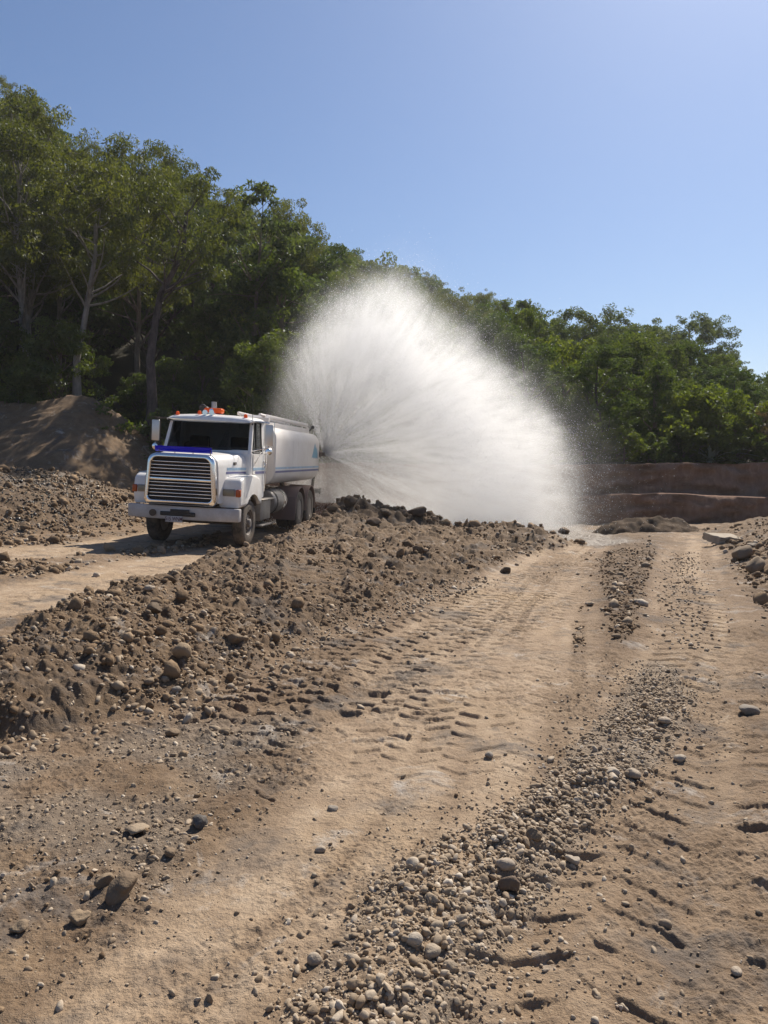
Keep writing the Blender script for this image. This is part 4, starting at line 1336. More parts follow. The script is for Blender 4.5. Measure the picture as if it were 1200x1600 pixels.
def build_truck(T):
    AX = (1.15, 5.95, 7.32)
    # --- chassis
    bm = bmesh.new()
    for s in (-1, 1):
        b_box(bm, s * .43 - .045, s * .43 + .045, .1, 8.5, .82, 1.08, .01)
    for y in (.3, 1.7, 2.9, 4.2, 5.3, 6.6, 8.2):
        b_box(bm, -.40, .40, y, y + .14, .86, 1.03, .01)
    b_tube(bm, [(-.95, AX[0], .53), (.95, AX[0], .53)], .075)                # front axle
    b_box(bm, -.35, .35, .75, 1.9, .75, 1.0, .08)                              # sump
    for a in AX[1:]:
        b_tube(bm, [(-.9, a, .53), (.9, a, .53)], .10)
        b_lathe(bm, [(-.26, .10), (-.16, .22), (.16, .22), (.26, .10)], (0, a, .55), 'y', 16)
    b_box(bm, -.62, -.46, 5.6, 7.7, .62, .80, .04); b_box(bm, .46, .62, 5.6, 7.7, .62, .80, .04)
    b_tube(bm, [(0, 2.2, .7), (0, 5.6, .62)], .055)
    b_box(bm, -.78, .78, .12, .55, .60, .95, .04)
    to_obj("chassis", bm, CHASS, T)
    # --- bonnet
    bm = bmesh.new()
    def hood_ring(y):
        t = (y + .10) / 1.46
        zt = 2.03 + .085 * t ** .8; hw = .74 + .20 * t; hb = .785 + .17 * t
        pts = [(hb + .02, 1.02), (hb + .015, 1.30), (hb, 1.58), (hw + .035, zt - .26), (hw + .01, zt - .13), (hw - .05, zt - .05), (hw - .16, zt - .012), (hw * .5, zt + .008), (0, zt + .012)]
        return pts + [(-x, z) for x, z in pts[-2::-1]]
    ys = [-.10, -.06, .1, .35, .6, .85, 1.1, 1.36]
    b_loft(bm, [[(x, y, z) for x, z in hood_ring(y)] for y in ys])
    hood = to_obj("bonnet", bm, W_PAINT, T, 40)
    # badge on the bonnet flank (dark plate with worn bright letters)
    for s in (1,):
        bm = bmesh.new(); b_box(bm, .868, .886, .62, .86, 1.83, 1.90, .004); to_obj("badge", bm, BLACK, hood)
        bm = bmesh.new()
        for k in range(5): b_box(bm, .887, .890, .64 + k * .044, .668 + k * .044, 1.845, 1.885 - .012 * (k % 2))
        to_obj("badge_lettering", bm, DULLM, hood)
    # --- grille surround: a chrome ring with a rounded section
    bm = bmesh.new()
    def gr(y, o, dz=0.0):
        return [(x, y, z) for x, z in rrect(.79 - o, .955 + o, 2.035 - o * .9, .20 - o * .6, .13 - o * .4, 7, .735 - o)]
    rings = [gr(-.08, -.006), gr(-.215, -.004), gr(-.245, .006), gr(-.258, .02), gr(-.272, .070), gr(-.268, .084), gr(-.25, .092), gr(-.13, .096)]
    b_loft(bm, rings, cap=False)
    sur = to_obj("grille_surround", bm, CHROME, T, 60)
    bm = bmesh.new()
    b_box(bm, -.69, .69, -.155, -.12, 1.03, 1.98, 0)
    to_obj("radiator_screen", bm, simple_mat("radiator_black", (.022, .014, .012), .8), T)
    for k in range(11):
        bm = bmesh.new()
        z = 1.125 + k * .0735
        h = .024 if k == 5 else .0075
        hw = .675 if k < 9 else .65
        b_box(bm, -hw, hw, -.225 - .008 * (k == 5), -.195, z - h, z + h, .004)
        to_obj("grille_bar", bm, CHROME, T)
    # --- wings with a wheel arch
    for s in (-1, 1):
        bm = bmesh.new()
        top = [(.16, .93), (.13, 1.12), (.135, 1.34), (.17, 1.48), (.25, 1.555), (.40, 1.59), (.9, 1.62), (1.35, 1.615), (1.62, 1.56), (1.78, 1.42), (1.84, 1.2), (1.86, .93)]
        arc = []
        for k in range(15):
            a = R(38.5 + (180 - 77) * k / 14)
            arc.append((1.15 + .665 * math.cos(a), .525 + .665 * math.sin(a)))
        poly = top + arc
        A, B, f0, f1 = b_prism(bm, poly, s * .74, s * 1.20)
        outer = f1 if s > 0 else f1
        es = [e for e in f1.edges]
        bmesh.ops.bevel(bm, geom=es, offset=.075, segments=4, affect='EDGES', profile=.6, clamp_overlap=True)
        wg = to_obj("wing", bm, W_PAINT, T, 50)
        bm = bmesh.new()
        b_prism(bm, [(1.15 + .65 * math.cos(R(a)), .525 + .65 * math.sin(R(a))) for a in range(38, 143, 8)] + [(1.15 + .60 * math.cos(R(a)), .525 + .60 * math.sin(R(a))) for a in range(142, 37, -8)], s * .70, s * 1.13)
        to_obj("arch_liner", bm, CHASS, wg)
        bm = bmesh.new(); x0, x1 = sorted((s * .80, s * 1.09)); b_box(bm, x0, x1, .105, .14, 1.175, 1.33, .012)
        hl = to_obj("headlight", bm, DULLM, T)
        bm = bmesh.new(); x0, x1 = sorted((s * .82, s * 1.07)); b_box(bm, x0, x1, .09, .104, 1.195, 1.31, .01)
        to_obj("lens", bm, LENS, hl)
        bm = bmesh.new()
        x0, x1 = sorted((s * 1.105, s * 1.205)); b_box(bm, x0, x1, .09, .20, 1.165, 1.325, .02, 3)
        to_obj("indicator", bm, INDIC, T)
    # --- bumper, swept back at its ends
    bm = bmesh.new()
    rings = []
    for x in (-1.235, -1.225, -1.19, -1.05, -.8, -.5, 0, .5, .8, 1.05, 1.19, 1.225, 1.235):
        yb = -.20 + .16 * (abs(x) / 1.2) ** 2.4
        e = .02 if abs(x) > 1.23 else 0
        rings.append([(x, yb + .16, .64 + e), (x, yb + .02, .64 + e), (x, yb + e, .665 + e), (x, yb + e, .885 - e), (x, yb + .02, .915 - e), (x, yb + .16, .915 - e)])
    b_loft(bm, rings)
    bmpr = to_obj("bumper", bm, BUMP_M, T, 40)
    bm = bmesh.new()
    b_box(bm, -.43, .34, -.222, -.195, .715, .805, .02, 3)  # black box on the bumper face, painting the shade inside the slot
    b_box(bm, -.20, .22, -.235, -.224, .79, .86, .01)
    to_obj("tow_slot_shade", bm, BLACK, bmpr)
    bm = bmesh.new(); b_tube(bm, [(-.60, -.215, .76), (-.60, -.19, .76)], .075, 18); b_tube(bm, [(-.60, -.225, .76), (-.60, -.216, .76)], .045, 14)
    to_obj("tow_eye", bm, CHASS, bmpr)
    bm = bmesh.new(); b_box(bm, -.30, .08, -.246, -.238, .585, .715, .006)
    pl = to_obj("number_plate", bm, PLATE_M, T)
    fc = bpy.data.curves.new("plate_lettering", 'FONT')
    fc.body = "515 WNM"; fc.size = .118; fc.extrude = .001; fc.align_x = 'CENTER'; fc.align_y = 'CENTER'; fc.offset = .002
    fc.materials.append(PLTXT)
    fo_ = bpy.data.objects.new("plate_lettering", fc)
    COL.objects.link(fo_)
    tm = bpy.data.meshes.new_from_object(fo_.evaluated_get(bpy.context.evaluated_depsgraph_get()))
    bpy.data.objects.remove(fo_)
    fo = link(bpy.data.objects.new("plate_lettering", tm), pl)
    fo.location = (-.11, -.2485, .652); fo.rotation_euler = (R(90), 0, 0); fo.scale = (.74, 1, 1)
    # --- bug deflector
    bm = bmesh.new()
    pts = []
    for k in range(13):
        x = -.66 + 1.26 * k / 12
        y = -.10 + .10 * (abs(x + .03) / .63) ** 2
        pts.append((x, y))
    rings = [[(x, y, 2.065), (x, y - .05, 2.12), (x, y - .06, 2.185), (x, y - .052, 2.187), (x, y - .04, 2.12), (x, y + .01, 2.065)] for x, y in pts]
    b_loft(bm, rings)
    df_ = to_obj("bug_deflector", bm, DEFL, T, 60)
    for x in (-.55, -.2, .2, .58):
        bm = bmesh.new(); b_tube(bm, [(x, -.06, 1.97), (x, -.075, 2.07), (x, -.07, 2.14)], .009, 6); to_obj("bracket", bm, CHASS, df_)
    # --- cab
    CABFIT[0] = True
    bm = bmesh.new()
    b_box(bm, -1.0, 1.0, 1.30, 2.46, 1.02, 2.20, .05, 3)                         # lower body
    b_box(bm, -.96, .96, 2.36, 2.46, 2.15, 2.96, .03)                           # rear wall
    for s in (-1, 1):
        # windscreen pillar and rear pillar
        b_loft(bm, [[(s * .99, 1.31, 2.17), (s * .99, 1.40, 2.17), (s * .92, 1.40, 2.17), (s * .92, 1.31, 2.17)],
                    [(s * .93, 1.60, 2.93), (s * .93, 1.69, 2.93), (s * .865, 1.69, 2.93), (s * .865, 1.60, 2.93)]])
        b_loft(bm, [[(s * 1.0, 2.22, 2.18), (s * 1.0, 2.46, 2.18), (s * .90, 2.46, 2.18), (s * .90, 2.22, 2.18)],
                    [(s * .94, 2.24, 2.93), (s * .94, 2.46, 2.93), (s * .85, 2.46, 2.93), (s * .85, 2.24, 2.93)]])
    b_box(bm, -.93, .93, 1.30, 1.40, 2.14, 2.245, .02)                          # scuttle
    cab = to_obj("cab", bm, W_PAINT, T, 40)
    bm = bmesh.new()                                                             # roof with a lip
    rings = []
    for y, hw, zt, zb in ((1.42, .93, 2.905, 2.875), (1.45, .965, 2.965, 2.87), (1.56, .985, 3.005, 2.895), (1.8, .995, 3.04, 2.915), (2.2, .99, 3.045, 2.915), (2.46, .97, 3.03, 2.915), (2.50, .93, 2.99, 2.94)):
        ring = [(hw, zb), (hw + .012, zb + .03), (hw - .02, zt - .06), (hw - .13, zt - .025), (hw * .5, zt), (0, zt + .012)]
        ring = ring + [(-x, z) for x, z in ring[-2::-1]]
        rings.append([(x, y, z) for x, z in ring])
    b_loft(bm, rings)
    roof = to_obj("roof", bm, W_PAINT, T, 50)
    # windscreen, a shallow curve
    bm = bmesh.new()
    A_, B_ = [], []
    for k in range(9):
        u = -1 + 2 * k / 8
        A_.append((u * .925, 1.30 + .07 * u * u, 2.235)); B_.append((u * .872, 1.545 + .06 * u * u, 2.89))
    b_loft(bm, [A_, B_], cap=False, close=False)
    r_ = bmesh.ops.solidify(bm, geom=bm.faces[:], thickness=.006)
    ws = to_obj("windscreen", bm, GLASS, T, 60)
    bm = bmesh.new()
    pth = [(u * .925, 1.292 + .07 * u * u, 2.235) for u in np.linspace(-1, 1, 9)] + [(u * .872, 1.537 + .06 * u * u, 2.885) for u in np.linspace(1, -1, 9)]
    b_tube(bm, pth + [pth[0]], .016, 6); to_obj("seal", bm, BLACK, ws)
    for x in (-.45, .35):
        bm = bmesh.new(); b_tube(bm, [(x, 1.26, 2.24), (x + .28, 1.285, 2.285), (x + .56, 1.32, 2.29)], .010, 5); to_obj("wiper", bm, BLACK, ws)
    # seats, dash, wheel inside
    bm = bmesh.new()
    for x in (-.48, .48):
        b_box(bm, x - .24, x + .24, 1.75, 2.25, 1.7, 1.88, .05); b_box(bm, x - .23, x + .23, 2.18, 2.32, 1.85, 2.55, .05)
    b_box(bm, -.88, .88, 1.42, 1.62, 1.9, 2.22, .04)
    b_lathe(bm, [(-.015, .19), (0, .215), (.015, .19)], (-.48, 1.72, 2.2), 'y', 24)
    to_obj("cab_interior", bm, SEAT_M, T)
    # doors
    for s in (-1, 1):
        bm = bmesh.new()
        A, B, f0, f1 = b_prism(bm, [(1.72, 1.06), (2.40, 1.06), (2.40, 2.16), (1.42, 2.16), (1.42, 1.64), (1.60, 1.64), (1.80, 1.50), (1.87, 1.25)][::1], s * .985, s * 1.018)
        bmesh.ops.bevel(bm, geom=[e for e in f1.edges], offset=.012, segments=2, affect='EDGES')
        dr = to_obj("door", bm, W_PAINT, T, 40)
        bm = bmesh.new(); b_loft(bm, [[(s * .985, 1.47, 2.2), (s * .985, 2.22, 2.2), (s * .979, 2.22, 2.2), (s * .979, 1.47, 2.2)], [(s * .93, 1.70, 2.9), (s * .93, 2.24, 2.9), (s * .924, 2.24, 2.9), (s * .924, 1.70, 2.9)]])
        pn = to_obj("window_pane", bm, GLASS, dr)
        bm = bmesh.new(); b_tube(bm, [(s * .99, 1.45, 2.19), (s * .935, 1.69, 2.90), (s * .935, 2.23, 2.90), (s * .99, 2.21, 2.19), (s * .99, 1.45, 2.19)], .020, 6); b_tube(bm, [(s * .99, 1.73, 2.19), (s * .937, 1.82, 2.90)], .012, 6)
        to_obj("window_frame", bm, BLACK, dr)
        bm = bmesh.new(); b_box(bm, *sorted((s * 1.019, s * 1.045)), 2.24, 2.38, 1.90, 1.94, .01); b_tube(bm, [(s * 1.03, 2.30, 1.88), (s * 1.05, 2.30, 1.83), (s * 1.03, 2.30, 1.78)], .012, 6); to_obj("handle", bm, CHROME, dr)
        # step below the door
        bm = bmesh.new(); b_tube(bm, [(s * 1.04, 2.36, 1.2), (s * 1.07, 2.37, 1.9), (s * 1.03, 2.38, 2.5)], .012, 6); to_obj("grab_rail", bm, CHROME, dr)
    CABFIT[0] = False
    # stripes over bonnet, door and tank
    def strip(name, parent, mat, z0, z1, pts):
        bm = bmesh.new()
        b_loft(bm, [[(x0, y, z0), (x0 + .004 * (1 if x0 > 0 else -1), y, z0), (x1 + .004 * (1 if x1 > 0 else -1), y, z1), (x1, y, z1)] for (x0, x1, y) in pts])
        to_obj(name, bm, mat, parent)
    def hx(y, z):
        rg = hood_ring(y)[:9]
        return float(np.interp(z, [p[1] for p in rg], [p[0] for p in rg]))
    for s in (-1, 1):
        strip("light_stripe", T, LBLUE, 1.72, 1.78, [(s * (hx(y, 1.72) + .001), s * (hx(y, 1.78) + .001), y) for y in (.30, .5, .7, .9, 1.1, 1.28)])
        strip("dark_stripe", T, DBLUE, 1.645, 1.69, [(s * (hx(y, 1.645) + .001), s * (hx(y, 1.69) + .001), y) for y in (.26, .5, .7, .9, 1.1, 1.28)])
        strip("light_stripe", T, LBLUE, 1.72, 1.78, [(s * 1.0805, s * 1.0805, y) for y in (1.43, 2.39)])
        strip("dark_stripe", T, DBLUE, 1.635, 1.695, [(s * 1.0805, s * 1.0805, y) for y in (1.615, 2.39)])
    # --- mirrors
    for s in (-1, 1):
        mi = empty("mirror", (0, 0, 0)); mi.parent = T
        x = 1.43 if s > 0 else -1.28
        bm = bmesh.new()
        b_tube(bm, [(s * .96, 1.50, 2.86), (x - s * .10, 1.42, 2.84), (x, 1.42, 2.80)], .011, 6)
        b_tube(bm, [(s * 1.0, 1.40, 2.15), (x - s * .06, 1.42, 2.24), (x, 1.42, 2.28)], .011, 6)
        b_tube(bm, [(s * 1.0, 1.75, 2.84), (x, 1.44, 2.82)], .008, 6)
        b_tube(bm, [(s * 1.0, 1.62, 1.76), (x - s * .2, 1.46, 2.12), (x, 1.42, 2.30)], .010, 6)
        b_tube(bm, [(x - s * .115, 1.42, 2.24), (x - s * .115, 1.42, 2.84)], .009, 6)
        b_tube(bm, [(x + s * .115, 1.42, 2.26), (x + s * .115, 1.42, 2.84), (x - s * .115, 1.42, 2.84)], .009, 6)
        to_obj("mirror_bracket", bm, CHASS if s < 0 else CHROME, mi)
        bm = bmesh.new(); b_box(bm, x - .095, x + .095, 1.40, 1.44, 2.30, 2.78, .02, 3); to_obj("mirror_head", bm, MIRR, mi)
        bm = bmesh.new(); b_lathe(bm, [(-.05, .03), (-.04, .065), (-.01, .085), (.01, .085)], (x, 1.43, 2.17), 'y', 20); b_tube(bm, [(x, 1.43, 2.17), (x, 1.43, 2.31)], .008, 6); to_obj("convex_mirror", bm, CHROME, mi)
    # --- antenna, roof furniture
    bm = bmesh.new(); b_tube(bm, [(.99, 1.55, 2.80), (.985, 1.55, 3.10), (.96, 1.58, 3.55)], [.007, .005, .003], 5); b_tube(bm, [(.99, 1.55, 2.76), (.99, 1.55, 2.84)], .02, 8); to_obj("antenna", bm, BLACK, T)
    for x, y, z in ((-.84, 1.62, 2.925), (-.31, 1.62, 2.96), (.80, 1.62, 2.925)):
        bm = bmesh.new(); b_lathe(bm, [(0, .042), (.03, .046), (.07, .036), (.085, .015)], (x, y, z), 'z', 16); to_obj("marker_lamp", bm, AMBER, T)
    bm = bmesh.new(); b_box(bm, -.33, .13, 1.92, 2.12, 3.015, 3.135, .045, 4); bl = to_obj("beacon_bar", bm, AMBER, T)
    bm = bmesh.new(); b_box(bm, -.28, .08, 1.95, 2.09, 2.97, 3.016, .01); to_obj("beacon_base", bm, CHASS, bl)
    bm = bmesh.new(); b_lathe(bm, [(-.03, .03), (-.025, .05), (.025, .05), (.03, .03)], (-.12, 1.905, 3.07), 'y', 14); to_obj("beacon_reflector", bm, CHROME, bl)
    for x in (-.16, .0):
        bm = bmesh.new(); b_lathe(bm, [(0, .062), (.02, .045), (.10, .025), (.34, .018)], (x, 1.56, 3.005), 'y', 18); b_box(bm, x - .02, x + .02, 1.8, 1.86, 2.96, 3.00); to_obj("air_horn", bm, CHROME, T)
    bm = bmesh.new(); b_lathe(bm, [(-.02, .085), (0, .10), (.03, .09), (.10, .06), (.3, .055)], (-.60, 2.62, 3.16), 'y', 20); b_tube(bm, [(-.60, 2.66, 3.16), (-.60, 2.66, 1.3)], .06, 12); to_obj("air_intake", bm, BLACK, T)
    bm = bmesh.new(); b_tube(bm, [(-.36, 2.74, 1.1), (-.36, 2.74, 3.33)], .066, 16); to_obj("exhaust_stack", bm, STACK_M, T)
    # --- tank
    bm = bmesh.new()
    rings = []
    for y, i in ((2.96, .07), (2.975, .02), (3.0, .0), (3.9, 0), (4.8, 0), (5.7, 0), (6.6, 0), (7.5, 0), (8.36, 0), (8.44, .03), (8.50, .10)):
        rings.append([(x, y, z) for x, z in rrect(1.19 - i, 1.33 + i, 2.80 - i, .33 - i * .8, .36 - i * .8, 9)])
    b_loft(bm, rings)
    tank = to_obj("tank", bm, W_TANK, T, 30)
    for y in (4.85, 5.45, 6.7):
        bm = bmesh.new()
        b_loft(bm, [[(x, y + d_, z) for x, z in rrect(1.19 + o_, 1.33 - o_, 2.80 + o_, .33 + o_, .36 + o_, 9)] for d_, o_ in ((-.012, .0005), (-.004, .004), (.004, .004), (.012, .0005))], cap=False)
        to_obj("weld_seam", bm, W_TANK, tank)
    for s in (-1, 1):
        strip("light_stripe", tank, LBLUE, 1.735, 1.785, [(s * 1.1915, s * 1.1915, y) for y in (3.02, 8.36)])
        strip("dark_stripe", tank, DBLUE, 1.695 - .055, 1.695, [(s * 1.1885, s * 1.1915, y) for y in (3.02, 8.36)])
        # logo: a peaked blue wave
        bm = bmesh.new()
        out = [(7.28, 2.03), (7.40, 2.16), (7.52, 2.30), (7.64, 2.44), (7.70, 2.48), (7.76, 2.42), (7.86, 2.33), (7.92, 2.36), (8.02, 2.28), (8.12, 2.16), (8.14, 2.02), (8.02, 2.05), (7.90, 2.01), (7.76, 2.06), (7.62, 2.01), (7.46, 2.06)]
        b_prism(bm, out, s * 1.1905, s * 1.1945); to_obj("logo", bm, LOGO_M, tank)
    # walkway coaming along the top with hatches
    bm = bmesh.new()
    b_box(bm, .30, .36, 3.0, 8.1, 2.79, 2.98, .015); b_box(bm, .84, .90, 3.0, 8.1, 2.74, 2.93, .015)
    b_box(bm, .30, .90, 8.04, 8.1, 2.78, 2.93, .015); b_box(bm, .36, .84, 3.0, 8.1, 2.79, 2.815)
    b_prism(bm, [(2.90, 2.58), (2.985, 2.58), (2.985, 3.06), (2.90, 3.0)], .25, 1.0)
    to_obj("walkway", bm, W_TANK, T)
    bm = bmesh.new(); b_tube(bm, [(.87, 2.55, 3.06), (.87, 4.2, 3.04), (.87, 7.7, 3.0), (.87, 8.05, 2.92)], .035, 10); b_tube(bm, [(.33, 2.55, 3.08), (.33, 7.7, 3.05)], .03, 8)
    for y in (3.2, 5.2, 7.2): b_tube(bm, [(.87, y, 2.9), (.87, y, 3.03)], .02, 6); b_tube(bm, [(.33, y, 2.95), (.33, y, 3.06)], .02, 6)
    b_box(bm, .82, .93, 3.0, 7.75, 3.0, 3.09, .02); b_box(bm, .28, .37, 2.6, 7.75, 3.02, 3.10, .02)
    to_obj("handrail", bm, W_TANK, T)
    for y in (4.2, 6.3):
        bm = bmesh.new(); b_lathe(bm, [(0, .25), (.08, .25), (.09, .27), (.12, .26), (.15, .1)], (-.05, y, 2.79), 'z', 24); to_obj("hatch", bm, W_TANK, T)
    bm = bmesh.new(); b_tube(bm, [(.92, 8.06, 2.88), (.95, 8.16, 2.96), (.97, 8.26, 3.0)], .022, 8); b_lathe(bm, [(-.05, .03), (0, .055), (.06, .05)], (.97, 8.26, 3.0), 'y', 14); to_obj("work_lamp", bm, BLACK, T)
    # --- side gear
    bm = bmesh.new(); b_box(bm, .62, 1.10, 2.12, 3.02, .50, .98, .02); bx_ = to_obj("battery_box", bm, DULLM, T)
    bm = bmesh.new(); b_box(bm, .66, 1.17, 2.06, 3.10, .985, 1.02, .008); to_obj("tread_plate", bm, DULLM, bx_)
    bm = bmesh.new(); b_box(bm, .86, 1.17, 2.10, 3.00, .36, .40, .01); b_box(bm, .90, .94, 2.2, 2.25, .40, .52); b_box(bm, .90, .94, 2.85, 2.9, .40, .52); to_obj("step", bm, DULLM, bx_)
    for s in (-1, 1):
        bm = bmesh.new(); b_lathe(bm, [(-.02, .1), (0, .30), (.03, .32), (1.22, .32), (1.25, .30), (1.27, .1)], (s * .86, 3.20, .88), 'y', 28); ft = to_obj("fuel_tank", bm, DULLM, T)
        for y in (3.42, 4.18):
            bm = bmesh.new(); b_lathe(bm, [(-.06, .322), (-.06, .330), (.06, .330), (.06, .322)], (s * .86, y, .88), 'y', 28, closed=True); to_obj("strap", bm, CHROME if y > 4 else CHASS, ft)
    bm = bmesh.new(); b_box(bm, -1.10, -.62, 2.12, 3.02, .50, .98, .02); to_obj("tool_box", bm, CHASS, T)
    # --- rear guards and flaps
    for s in (-1, 1):
        for k, ya in enumerate(AX[1:]):
            bm = bmesh.new()
            a0 = -8; outer, inner = [], []
            for q in range(17):
                a = R(a0 + (188 - a0) * q / 16)
                outer.append((ya - .64 * math.cos(a), .56 + .64 * math.sin(a)))
                inner.append((ya - .615 * math.cos(a), .56 + .615 * math.sin(a)))
            b_prism(bm, outer + inner[::-1], s * .56, s * 1.215)
            to_obj("mudguard", bm, GUARD, T, 40)
        bm = bmesh.new(); b_box(bm, *sorted((s * .58, s * 1.21)), AX[1] - .685, AX[1] - .655, .28, .95, .01); to_obj("mudflap", bm, BLACK if s < 0 else GUARD, T)
        bm = bmesh.new(); b_box(bm, *sorted((s * .58, s * 1.21)), AX[2] + .67, AX[2] + .69, .22, .80, .01); to_obj("mudflap", bm, BLACK, T)
    # --- plumbing at the tail
    bm = bmesh.new()
    b_box(bm, -.9, .9, 8.30, 8.42, .80, 1.05, .02)
    b_tube(bm, [(-1.0, 8.62, .98), (1.05, 8.62, .98), (1.22, 8.62, .98)], .075, 14)
    b_tube(bm, [(0, 8.4, 1.25), (0, 8.6, 1.0)], .08, 12); b_tube(bm, [(.95, 8.62, .98), (1.0, 8.62, 1.5), (1.08, 8.62, 2.12)], .05, 10)
    b_lathe(bm, [(0, .11), (.06, .11)], (1.2, 8.62, .98), 'x', 18)
    to_obj("spray_bar", bm, CHASS, T)
    bm = bmesh.new(); b_box(bm, 1.0, 1.16, 8.52, 8.66, 1.60, 1.86, .02); to_obj("valve_box", bm, simple_mat("valve_grey", (.20, .17, .15), .6, dirt=.4), T)
    bm = bmesh.new(); b_lathe(bm, [(-.09, .05), (-.06, .09), (0, .115), (.06, .11), (.10, .06), (.16, .055), (.17, .075), (.20, .07)], (1.13, 8.66, 2.16), 'x', 18); to_obj("spray_nozzle", bm, simple_mat("nozzle_brown", (.07, .04, .03), .5, dirt=.3), T)
    # --- wheels
    def tyre_prof(w, R0=.525, ri=.285):
        h = w / 2
        return [(-h * .72, ri), (-h * .92, ri + .02), (-h, ri + .10), (-h * .97, R0 - .07), (-h * .86, R0 - .022), (-h * .72, R0 - .004), (-h * .60, R0), (-h * .57, R0), (-h * .55, R0 - .012), (-h * .51, R0 - .012), (-h * .49, R0),
                (-h * .22, R0 + .002), (-h * .20, R0 - .012), (-h * .15, R0 - .012), (-h * .13, R0 + .002), (h * .13, R0 + .002), (h * .15, R0 - .012), (h * .20, R0 - .012), (h * .22, R0 + .002),
                (h * .49, R0), (h * .51, R0 - .012), (h * .55, R0 - .012), (h * .57, R0), (h * .60, R0), (h * .72, R0 - .004), (h * .86, R0 - .022), (h * .97, R0 - .07), (h, ri + .10), (h * .92, ri + .02), (h * .72, ri)]
    def wheel(x, y, s, dual):
        wl = empty("wheel", (x, y, .525)); wl.parent = T
        bm = bmesh.new(); b_lathe(bm, tyre_prof(.285), (0, 0, 0), 'x', 56, closed=True)
        to_obj("tyre", bm, RUBBER, wl, 30)
        bm = bmesh.new()
        if not dual:     # convex front disc
            b_lathe(bm, [(s * -.10, .288), (s * .10, .288), (s * .115, .278), (s * .10, .262), (s * .02, .255), (s * .03, .235), (s * .075, .185), (s * .085, .12), (s * .085, .0005)], (0, 0, 0), 'x', 36)
            for k in range(10):
                a = 2 * math.pi * k / 10
                b_tube(bm, [(s * .08, .155 * math.cos(a), .155 * math.sin(a)), (s * .115, .155 * math.cos(a), .155 * math.sin(a))], .014, 6)
            b_lathe(bm, [(s * .08, .10), (s * .15, .095), (s * .165, .07), (s * .165, .0005)], (0, 0, 0), 'x', 20)
        else:
            b_lathe(bm, [(s * .12, .288), (s * .13, .275), (s * .11, .262), (s * -.03, .255), (s * -.06, .22), (s * -.07, .14), (s * -.07, .0005)], (0, 0, 0), 'x', 36)
            for k in range(10):
                a = 2 * math.pi * k / 10
                b_tube(bm, [(s * -.07, .155 * math.cos(a), .155 * math.sin(a)), (s * -.035, .155 * math.cos(a), .155 * math.sin(a))], .014, 6)
            b_lathe(bm, [(s * -.07, .115), (s * .06, .105), (s * .09, .08), (s * .09, .0005)], (0, 0, 0), 'x', 20)
        to_obj("rim", bm, RIM_M, wl, 30)
        if not dual:     # black discs between hub and rim, painting the hand holes' shade
            bm = bmesh.new()
            for k in range(8):
                a = 2 * math.pi * (k + .5) / 8
                b_tube(bm, [(s * .035, .215 * math.cos(a), .215 * math.sin(a)), (s * .062, .212 * math.cos(a), .212 * math.sin(a))], .026, 10)
            to_obj("hand_hole_shade", bm, BLACK, wl)
    for s in (-1, 1):
        wheel(s * .99, AX[0], s, False)
        for a in AX[1:]:
            wheel(s * 1.055, a, s, True)
            wl = empty("wheel", (s * .72, a, .525)); wl.parent = T
            bm = bmesh.new(); b_lathe(bm, tyre_prof(.285), (0, 0, 0), 'x', 40, closed=True); to_obj("tyre", bm, RUBBER, wl, 30)
build_truck(truck)
# ================================================================ WATER SPRAY
# fan of water thrown sideways from the nozzle at the truck's tail
NOZ = truck.matrix_world @ Vector((0, 0, 0))
bpy.context.view_layer.update()
NOZ = truck.matrix_world @ Vector((1.30, 8.66, 2.16))
FA = math.atan2(-.30, 1.0)                      # the fan leans a little toward the viewer
AX_ = np.array([math.cos(FA), math.sin(FA), 0.0]); AQ_ = np.array([-math.sin(FA), math.cos(FA), 0.0])
srng = np.random.default_rng(55)

ENVA = (-40, -20, -2, 22, 45, 65, 85, 105, 130, 160)
def R_env(phi_deg):
    return np.interp(phi_deg, ENVA, [8.0, 8.6, 8.2, 6.6, 5.9, 6.15, 5.1, 4.0, 2.9, 2.1])
def droplets(n, v0, sv, tau, el0, el1, az_s, tmax, pow_t=1.0, wind=(-.5, .25, 0)):
    el = np.radians(srng.uniform(el0, el1, n)); az = srng.normal(0, az_s, n)
    v = v0 * np.exp(srng.normal(0, sv, n))
    # jets: the nozzle throws separate strands
    st = np.radians(srng.normal(0, 1.2, n))
    strand = np.round(el / R(5.5)) * R(5.5)
    el = np.where(srng.uniform(0, 1, n) < .45, strand + st, el)
    d_ = np.cos(el)[:, None] * (np.cos(az)[:, None] * AX_ + np.sin(az)[:, None] * AQ_) + np.sin(el)[:, None] * np.array([0, 0, 1.0])
    V = d_ * v[:, None]
    ta = tau * np.exp(srng.normal(0, .35, n))
    t_ = srng.uniform(0, 1, n) ** pow_t * tmax
    e = (1 - np.exp(-t_ / ta))[:, None]
    W = np.array(wind)
    P = np.array(NOZ) + (V - W) * ta[:, None] * e + W * t_[:, None]
    P[:, 2] += -9.81 * ta * t_ + 9.81 * ta * ta * e[:, 0]
    P += srng.normal(0, .02, (n, 3)) * t_[:, None] * 3
    g = ground_z(P[:, 0], P[:, 1])
    ok = P[:, 2] > g + .01
    return P[ok], t_[ok]

def in_fan(P, slack=.10):
    L = P - np.array(NOZ)
    p_ = L @ AX_; z_ = L[:, 2]
    r = np.hypot(p_, z_); e = R_env(np.degrees(np.arctan2(z_, p_)))
    return r < e * (.94 + slack * srng.exponential(.7, len(P)))

